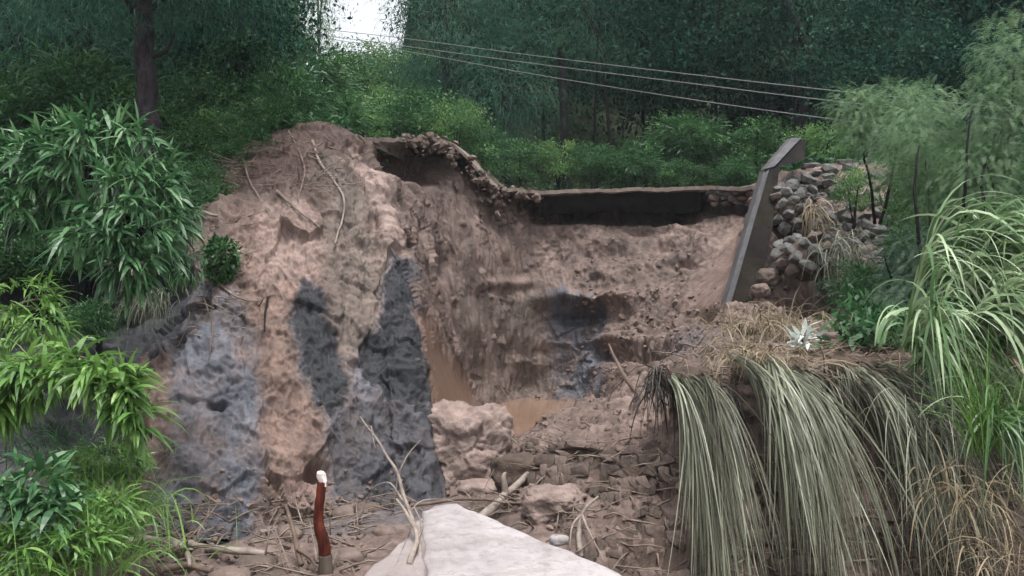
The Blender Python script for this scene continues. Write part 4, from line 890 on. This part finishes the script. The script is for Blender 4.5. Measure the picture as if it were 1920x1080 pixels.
# ---- shrubs along the road and on the left rim
def shrub(label, px, py, d, s, kind, seed, sz=None, group=None):
    c = W(px, py, d); b = drop(c[0], c[1]); b[2] = min(b[2], c[2] - .2) if b[2] > c[2] - .2 else b[2]
    t = thing('shrub', label, 'shrub', b, group); r = np.random.default_rng(seed); me, C = CROWNS[kind]
    sz = sz or s; link('foliage', me, t, c - b, (0, 0, r.uniform(0, 6.28)), (s, s, sz))
    for k in range(3):
        e = (C[k] * .6 * s) + (c - b); V, Q = tube([(0.05 * k, 0, 0), e * .5 + [0, 0, .1], e], [.03, .02, .008], 5, 7); link('stem', mesh('stem', V, Q, BARK, None, True), t)
for i, (lab, x, y, d, s, k, sz) in enumerate([
   ('dark shrub behind the sagging rubble edge of the road', 905, 280, 25.5, .75, 'bush0', .9), ('leafy shrub right of the sagging road edge, first in the row', 975, 300, 26.5, .8, 'bush0', .7), ('second bush of the row along the broken road', 1045, 295, 26.8, .75, 'bush2', .75),
   ('third bush of the row, with long pale leaves', 1110, 310, 26.6, .75, 'bush1', .6), ('round dense bush in the middle of the row along the road', 1180, 310, 26.6, .8, 'bush1', .7), ('tall spreading bush above the middle of the dark shade under the road', 1290, 262, 27.4, 1.05, 'bush1', .8),
   ('low bush above the right end of the dark shade under the road', 1270, 325, 26.4, .7, 'bush0', .5), ('pale grassy bush just left of the concrete coping', 1370, 325, 25.6, .65, 'bush1', .45), ('bush behind the top of the concrete coping', 1420, 265, 26.5, .9, 'bush0', .8), ('bush growing at the top of the rubble revetment', 1540, 265, 22.5, .8, 'bush2', .6),
   ('yellow-green creeper bush growing on the rubble revetment', 1598, 350, 18.6, .42, 'bush2', .6), ('light green bush at the left of the road below the sky gap', 640, 150, 34, 1.5, 'bush2', 1.3), ('yellow-green shrub above the sagging road, left of the hazy pines', 700, 200, 28, 1.2, 'bush2', .8), ('bluish bush behind the tip of the near buttress', 610, 215, 22, .9, 'bush1', .7),
   ('hazy green bush over the left end of the broken road', 790, 215, 27, 1.3, 'bush0', .9), ('loose shrub with grey-green leaves above the rubble edge', 855, 225, 25, .8, 'bush2', .8), ('dark bush on the rim at the upper edge of the near buttress', 430, 250, 17.5, .75, 'bush0', .8), ('glossy green bush on the rim between pine trunk and buttress', 385, 200, 18, .85, 'bush0', .9),
   ('bush with long leaves overhanging the top of the near buttress', 520, 190, 18, .75, 'bush1', .75), ('leafy bush under the dark bough beside the sky gap', 455, 120, 19, .9, 'bush0', .9), ('bush at the foot of the thick pine trunk', 340, 290, 16, .55, 'bush0', .5), ('dark bush between the bamboo and the pines', 150, 190, 17, 1.2, 'bush1', .9), ('shaded bush at the upper left picture edge', 10, 220, 16.5, 1.1, 'bush1', 1.0), ('pale bush high in the gap under the sky', 735, 130, 40, 1.5, 'bush2', 1.2), ('far bluish bush closing the gap behind the light green bush', 660, 185, 46, 2.4, 'bush2', 1.6), ('far dark bush behind the left end of the road', 560, 150, 30, 1.6, 'bush1', 1.4), ('far misty bush right under the white sky', 690, 118, 50, 2.2, 'bush2', 1.6), ('small bush in the notch between buttress top and road slab', 682, 232, 23, .6, 'bush2', .5), ('low far bush at the end of the road', 690, 240, 32, 1.8, 'bush0', 1.0), ('far bush beside the foot of the leaning dark pine', 780, 150, 44, 2.2, 'bush2', 1.8), ('middle-distance bush over the slab end of the road', 745, 230, 25.5, .9, 'bush1', .6)]):
    shrub(lab, x, y, d, s, k, 400 + i, sz)

for i, (lab, x, y, d, q, k, sz) in enumerate([
   ('first bush hanging over the scarp rim, next to the bush of tiny leaves', 368, 405, 14.6, .42, 'bush1', .55), ('second bush hanging over the scarp rim', 385, 345, 15.2, .45, 'bush0', .5), ('third bush hanging over the scarp rim, glossy and green', 425, 305, 15.8, .5, 'bush0', .45),
   ('fourth bush hanging over the scarp rim, with long drooping leaves', 470, 268, 16.3, .5, 'bush1', .42), ('topmost bush on the rim, at the corner of the near buttress', 518, 225, 17.0, .55, 'bush1', .5), ('bright bush above the second and third rim bushes', 410, 250, 16.6, .7, 'bush2', .6), ('broad dark bush between bamboo and rim', 330, 380, 14.8, .6, 'bush0', .6),
   ('tall dark bush behind the top of the large bamboo', 240, 240, 16.2, .9, 'bush0', .9), ('low bush on the dark bank above the bright arching branch', 60, 480, 13.4, .8, 'bush1', .5), ('dark bush at the left picture edge over the black hollow', -30, 430, 12.6, .8, 'bush0', .6),
   ('small green bush on the dark bank beside the hanging grass tuft', 180, 600, 12.3, .35, 'bush1', .3), ('bush on the bank behind the rubble revetment', 1735, 320, 16.0, .7, 'bush2', .65), ('low bush at the lower right corner of the revetment', 1720, 470, 14.8, .5, 'bush1', .45), ('dusty bush beside the grass beard of the masonry chunk', 1610, 545, 15.0, .5, 'bush1', .5)]):
    shrub(lab, x, y, d, q, k, 470 + i, sz)
for i, (lab, x, y, d, q, k, sz) in enumerate([('leafy bush between revetment and the feathery sapling', 1715, 400, 15.8, .5, 'bush2', .5)]):
    shrub(lab, x, y, d, q, k, 520 + i, sz)
# ---- undergrowth that nobody could count
r = np.random.default_rng(8); n = 90000; Pu = []
xs_ = r.uniform(-16, 18, n); ys_ = 17 + r.random(n) ** 1.3 * 36
Vh, Qh = TERR[3]; hz = np.zeros(n)
keep = []
for k in range(0, n, 3):
    q = BV_HILL.ray_cast(Vector((xs_[k] * (ys_[k] / 26), ys_[k], 80)), Vector((0, 0, -1)))[0]
    if q is not None: keep.append(q[:])
K = np.array(keep); 
E2 = E[np.argsort(E[:, 0])]; fy = np.interp(K[:, 0], E2[:, 0], E2[:, 1]); onroad = (K[:, 0] > E2[0, 0] - .2) & (K[:, 0] < E2[-1, 0]) & (K[:, 1] < fy + 2.0)
K = K[~onroad]
kb = [hit(r.uniform(1600, 1960), r.uniform(260, 660))[0] for _ in range(5200)]
kb = np.array([q for q in kb if 10.5 < q[1] < 23 and not (q[0] / q[1] * F + 960 < 1690 and q[1] > 15.5)])
K = np.concatenate([K, kb, kb]); K = np.repeat(K, 3, 0); K = K + r.normal(0, .18, K.shape) * [1, 1, 0]
hgt = np.clip(.35 + .7 * fbm(K, .5, 3), .05, 1.4) * r.random(len(K)); K[:, 2] += hgt
V, Q, m = blades(K, r.normal(0, .6, K.shape) + [0, -.3, .2], r.uniform(.12, .3, len(K)), .07, 2, 1.0, 'lance', .9, None, r)
struct('undergrowth', mesh('undergrowth', V, Q, L_BUSH, {'tint': tints(len(K), m, np.clip(.35 + .25 * fbm(K, .4, 2), 0, 1), .15, r)}), 'stuff', 'tangled green undergrowth covering the wooded slope')

# ---- feathery small trees on the right
def feathery(name, label, root, lobes, nfr, seed, stems, frL=.30, mat=None):
    r = np.random.default_rng(seed); root = np.array(root); t = thing(name, label, 'tree', root)
    w = np.array([np.prod(q[1]) for q in lobes]) ** .7; w /= w.sum(); idx = r.choice(len(lobes), nfr, p=w)
    C = np.array([q[0] for q in lobes])[idx]; Rr = np.array([q[1] for q in lobes])[idx]
    d = unit(r.normal(size=(nfr, 3))); P = C + d * (r.uniform(.1, 1, nfr) ** .5)[:, None] * Rr
    D = unit(P - C) * .7 + r.normal(0, .45, (nfr, 3)) + [-.15, -.2, .25]
    L = r.uniform(.7, 1.25, nfr) * frL; k = 11
    dd = unit(D); p = P.copy(); pts = []; ds = []
    for j in range(k):
        pts.append(p); ds.append(dd); p = p + dd * (L / k)[:, None]; dd = unit(dd + np.array([0, 0, -1.9 / k]))
    pts = np.stack(pts, 1); ds = np.stack(ds, 1); side = unit(np.cross(ds, [0, 0, 1.0]) + 1e-6)
    Vs = []; ll = frL * .15 * np.sin(np.linspace(.5, 2.9, k))
    b = []
    for sg in (-1, 1):
        dirn = unit(side * sg + ds * .55 + np.array([0, 0, -.35])); e = pts + dirn * ll[None, :, None]; wv = ds * (frL * .021)
        b.append(np.stack([pts - wv * .6, pts + wv * .6, e + wv * .5, e - wv * .2], 2))
    V = np.concatenate(b, 1).reshape(-1, 3); Q = np.arange(len(V)).reshape(-1, 4)
    tn = np.repeat(np.clip(r.normal(.5, .2, nfr), 0, 1), 2 * k * 4)
    link('foliage', mesh('foliage', V - root, Q, mat or L_FEATH, {'tint': tn}), t)
    for st in stems:
        q = [W(*c) - root for c in st]; V, Q = tube(q, np.linspace(.032, .012, len(q)), 6, 18, .04); link('stem', mesh('stem', V, Q, BARK, None, True), t)
feathery('feathery_tree', 'light green feathery tree rising at the upper right edge', W(1905, 600, 12.6), [lobe(1900, 110, 12.4, 75, 85, .8), lobe(1860, 210, 12.3, 90, 60, .8), lobe(1930, 260, 12.2, 90, 100, .9), lobe(1850, 330, 12.2, 100, 80, .8)], 2600, 1,
         [[(1905, 600, 12.6), (1900, 450, 12.5), (1890, 300, 12.4), (1905, 120, 12.4)], [(1890, 560, 12.5), (1870, 420, 12.4), (1850, 300, 12.3)]])
feathery('feathery_tree', 'feathery sapling with thin brown stems in front of the rubble revetment', W(1790, 600, 13.4), [lobe(1800, 300, 13.2, 90, 70, .8), lobe(1720, 240, 13.3, 75, 50, .7), lobe(1830, 400, 13.0, 90, 60, .8), lobe(1750, 370, 13.4, 60, 60, .6), lobe(1690, 300, 14.2, 50, 50, .5)], 2800, 2,
         [[(1830, 560, 12.2), (1815, 440, 11.9), (1808, 370, 11.8), (1812, 290, 11.8), (1822, 200, 11.9)], [(1835, 560, 12.2), (1850, 430, 11.9), (1840, 340, 11.8), (1880, 240, 11.8)], [(1740, 560, 12.6), (1722, 440, 12.4), (1716, 340, 12.4), (1724, 270, 12.5)], [(1790, 600, 13.4), (1750, 450, 13.3), (1735, 300, 13.3)]])
feathery('feathery_tree', 'row of drooping feathery fronds under the ends of the cables', W(1640, 420, 15.8), [lobe(1600, 200, 15.3, 42, 38, .5), lobe(1680, 190, 15.3, 60, 35, .5), lobe(1640, 250, 15.2, 80, 40, .6), lobe(1730, 200, 15.0, 45, 40, .5)], 1500, 3,
         [[(1640, 420, 15.8), (1625, 320, 15.5), (1605, 200, 15.3)], [(1650, 420, 15.8), (1680, 300, 15.5), (1700, 190, 15.3)]], .34)
feathery('feathery_shrub', 'dusty green feathery shrub between revetment and arching grass', W(1690, 640, 13.0), [lobe(1700, 530, 13.2, 50, 50, .5), lobe(1750, 480, 12.8, 75, 60, .6), lobe(1650, 590, 13.0, 40, 28, .3), lobe(1720, 560, 12.4, 70, 40, .5)], 1900, 4,
         [[(1690, 640, 13.0), (1680, 560, 13), (1660, 480, 13)], [(1700, 640, 13.0), (1730, 540, 12.9), (1750, 460, 12.8)]], .30, leaf_mat('dusty_feathery_leaf', (.035,.075,.045), (.08,.14,.085), (.17,.24,.16)))

# ---- overhead cables
CAB = plain('cable_grey', (.13,.135,.13), (.20,.21,.20), 20, .6, .1, 60, .002)
for lab, pts in (('topmost of the three overhead cables above the road', [(480, 42, 36), (725, 68, 28.5), (1000, 104, 25.5), (1300, 140, 21.5), (1640, 178, 17.5), (2150, 226, 12.5)]),
                 ('middle one of the three overhead cables', [(480, 50, 36), (725, 82, 28.5), (1000, 119, 25.5), (1300, 157, 21.5), (1560, 189, 18.2), (2150, 252, 12.5)]),
                 ('lowest of the three overhead cables', [(480, 52, 36), (725, 90, 28.5), (1000, 139, 25.5), (1300, 187, 21.5), (1580, 226, 17.6), (2150, 300, 12.5)])):
    q = np.array([W(*c) for c in pts]); Pc = catmull(q, 120); b = Pc[60]
    V, Q = tube(Pc - b, .010, 6); tag(link('overhead_cable', mesh('overhead_cable', V, Q, CAB, None, True), loc=b), lab, 'cable', 'overhead cables')

# ---- bare branches, logs and roots
def lay(px, py, r0):
    p, nn = hit(px, py); return p + np.array((0, -.4, .9)) * (r0 + .035)
def branch(name, label, pts, r0, r1, mat, cat='branch', twigs=(), wob=.02, n=24, group=None):
    q = np.array([W(*c) if len(c) == 3 else lay(*c, r0) for c in pts]); b = q[0]; V, Q = tube(q - b, np.linspace(r0, r1, len(q)), 7, n, wob)
    if not twigs: return tag(link(name, mesh(name, V, Q, mat, None, True), loc=b), label, cat, group)
    t = thing(name, label, cat, b, group); lb = link('limb', mesh('limb', V, Q, mat, None, True), t)
    for tw in twigs:
        q = np.array([W(*c) if len(c) == 3 else lay(*c, r0) for c in tw]); V, Q = tube(q - b, np.linspace(r1 * 1.4, r1 * .4, len(q)), 5, 12, wob); link('twig', mesh('twig', V, Q, mat, None, True), lb)
    return t
branch('bare_branch', 'tall pale bare branch leaning against the concrete slab', [(790, 1090, 8.2), (785, 1020, 8.5), (768, 960, 8.9), (745, 890, 9.2), (710, 830, 9.5), (676, 783, 9.8)], .030, .008, PALE, twigs=[[(745, 890, 9.2), (762, 855, 9.3), (790, 825, 9.4)], [(768, 960, 8.9), (795, 935, 9.0), (880, 940, 9.3)], [(760, 940, 9.0), (728, 905, 9.2), (690, 920, 9.3)], [(700, 815, 9.6), (695, 800, 9.6), (703, 840, 9.5)]])
branch('bare_branch', 'crooked broken branch propped on the near end of the slab', [(768, 1060, 8.2), (780, 1010, 8.5), (770, 975, 8.8), (745, 935, 9.0)], .034, .012, PALE, twigs=[[(780, 1010, 8.5), (790, 985, 8.6), (775, 950, 8.8)]])
branch('log', 'long grey-brown log lying across the bottom left debris', [(232, 1034), (262, 1018), (330, 1028), (400, 1040), (500, 1052)], .045, .036, PALE, 'log', wob=.02, twigs=[[(262, 1018), (235, 1036), (190, 1056), (150, 1066)], [(330, 1028), (352, 1050), (360, 1072)]])
branch('log', 'short dark log at the bottom under the long log', [(300, 1082), (350, 1070), (400, 1080)], .035, .028, TWIG, 'log')
branch('bare_branch', 'long thin stick lying behind the pale slab tip', [(770, 948, 10.2), (880, 936, 10.3), (1000, 946, 10.2)], .022, .012, TWIG)
branch('bare_branch', 'grey pole lying askew below the dark earth wedge', [(900, 975, 10.0), (950, 925, 10.4), (1000, 880, 10.8)], .06, .035, PALE, twigs=[[(950, 925, 10.4), (945, 895, 10.4), (948, 885, 10.4)]])
branch('bare_branch', 'leaning stick with a broken tip left of the red-brown post', [(565, 1060, 8.6), (552, 1000, 8.9), (534, 945, 9.2)], .028, .018, TWIG, twigs=[[(560, 1030, 8.7), (585, 1050, 8.6), (590, 1075, 8.5)]])
branch('bare_branch', 'dark twig stuck in the grey shale foot', [(250, 935, 10.4), (275, 960, 10.2), (300, 985, 10.1)], .02, .012, BARK)
branch('bare_branch', 'thin twig above the log pointing up the grey shale', [(370, 1010, 9.4), (385, 970, 9.7), (395, 935, 10)], .016, .006, TWIG, twigs=[[(380, 1000, 9.5), (410, 992, 9.5), (440, 998, 9.5)]])
branch('uprooted_root', 'uprooted root arching beside the pink clod', [(1220, 770, 11.8), (1200, 740, 12.0), (1170, 705, 12.2), (1150, 665, 12.6), (1140, 645, 12.8)], .05, .012, TWIG, 'root', twigs=[[(1170, 710, 12.2), (1150, 730, 12.2), (1140, 750, 12.2)], [(1190, 725, 12.1), (1215, 722, 12.0), (1230, 715, 11.9)], [(1195, 740, 12), (1180, 765, 12), (1185, 790, 12)]])
branch('uprooted_root', 'forked dead root clump standing by the edge of the pale slab', [(1090, 1045, 9.2), (1086, 1000, 9.4), (1092, 965, 9.5), (1120, 930, 9.6)], .035, .014, PALE, 'root', twigs=[[(1092, 965, 9.5), (1075, 985, 9.4), (1068, 1030, 9.2)], [(1092, 965, 9.5), (1108, 1000, 9.3), (1128, 1045, 9.1)], [(1088, 960, 9.5), (1080, 950, 9.5), (1100, 945, 9.5)]])
p0, _n = hit(345, 1048); t = thing('uprooted_root', 'spiky ball of torn roots in the mud under the long log', 'root', p0); rr = np.random.default_rng(5)
for k in range(16):
    a = rr.uniform(-.2, 3.34); e = np.array((math.cos(a) * .42, -.18 + rr.normal(0, .1), .05 + math.sin(a) * .22)) * rr.uniform(.5, 1.0); V, Q = tube([(0, .05, -.02), e * .5 + [0, -.05, .07], e], [.016, .012, .004], 5, 8, .02)
    link('root', mesh('root', V, Q, PALE if k % 2 else TWIG, None, True), t)
ROOTM = plain('root_bark', (.10,.075,.06), (.24,.19,.155), 8, .9, .4, 30, .01)
def cling(label, pts, r0, r1, mat=ROOTM, lift=.05):
    q = []
    for x, y in pts: p, nn = hit(x, y); q.append(p + nn * lift)
    q = np.array(q); b = q[0]; V, Q = tube(q - b, np.linspace(r0, r1, len(q)), 6, 5 * len(q), .02); tag(link('hanging_root', mesh('hanging_root', V, Q, mat, None, True), loc=b), label, 'root', 'roots hanging on the scarp')
cling('longest bare root dangling down the near buttress', [(585, 268), (600, 310), (628, 350), (645, 380), (636, 420), (632, 460)], .026, .014, PALE)
cling('thin root slanting over the rim of the near buttress', [(455, 300), (470, 350), (500, 400), (510, 480)], .018, .008)
cling('root at the left rim below the bush of tiny leaves', [(400, 520), (440, 560), (490, 570)], .022, .010)
cling('pale broken root end sticking out of the left rim', [(385, 400), (400, 406), (412, 410)], .03, .02, PALE, .1)
cling('forked dark root above the orange soil streak', [(505, 560), (495, 590), (492, 620)], .022, .012, BARK)
cling('root curling over the corner of the buttress top', [(540, 250), (560, 290), (575, 330), (560, 380)], .018, .008)
cling('diagonal root on the middle of the near buttress', [(520, 360), (560, 400), (600, 425)], .026, .012)
cling('fine root trailing below the rim bush', [(380, 560), (395, 620), (390, 680)], .015, .006, TWIG)
cling('root strands trailing under the thin hanging leaves', [(350, 520), (360, 590), (340, 650)], .014, .006, TWIG)

# twigs and straw in the debris
r = np.random.default_rng(17); parts = []
for (x0, x1), (y0, y1), n, L in (((230, 680), (940, 1085), 230, .5), ((640, 1010), (930, 975), 50, .5), ((960, 1250), (760, 1000), 70, .35), ((1000, 1780), (830, 1080), 260, .4), ((1250, 1700), (620, 720), 200, .45), ((370, 520), (380, 640), 50, .45), ((390, 660), (255, 360), 160, .5), ((690, 900), (280, 350), 60, .3), ((1700, 1920), (860, 1080), 120, .4)):
    for _ in range(n):
        p, nn = hit(r.uniform(x0, x1), r.uniform(y0, y1)); d = unit(r.normal(size=3) * [1, .6, .3]); l = L * r.uniform(.3, 1.2)
        q = np.array([p + nn * .02, p + d * l * .5 + nn * r.uniform(.02, .10), p + d * l + nn * r.uniform(0, .12)]); parts.append(tube(q, np.array([1, .8, .4]) * r.uniform(.005, .014), 4, 5))
V, Q = join(parts); struct('twig_litter', mesh('twig_litter', V, Q, ROOTM, None, True), 'stuff', 'thin twigs and root bits strewn over the debris')

# ------------------------------------------------------------------ damp air
bm = bmesh.new(); bmesh.ops.create_cube(bm, size=1.0); me = bpy.data.meshes.new('haze'); bm.to_mesh(me); bm.free()
m = bpy.data.materials.new('damp_air'); m.use_nodes = True; m.node_tree.nodes.clear()
o_ = m.node_tree.nodes.new('ShaderNodeOutputMaterial'); v_ = m.node_tree.nodes.new('ShaderNodeVolumePrincipled')
v_.inputs['Color'].default_value = (.80, .90, 1.0, 1); v_.inputs['Density'].default_value = 0.00055; v_.inputs['Anisotropy'].default_value = 0.1
m.node_tree.links.new(v_.outputs[0], o_.inputs['Volume']); me.materials.append(m)
hz_ = link('haze', me, loc=(0, 150, 52), sc=(640, 580, 108)); hz_['kind'] = 'stuff'; hz_['label'] = 'damp air between the trees'
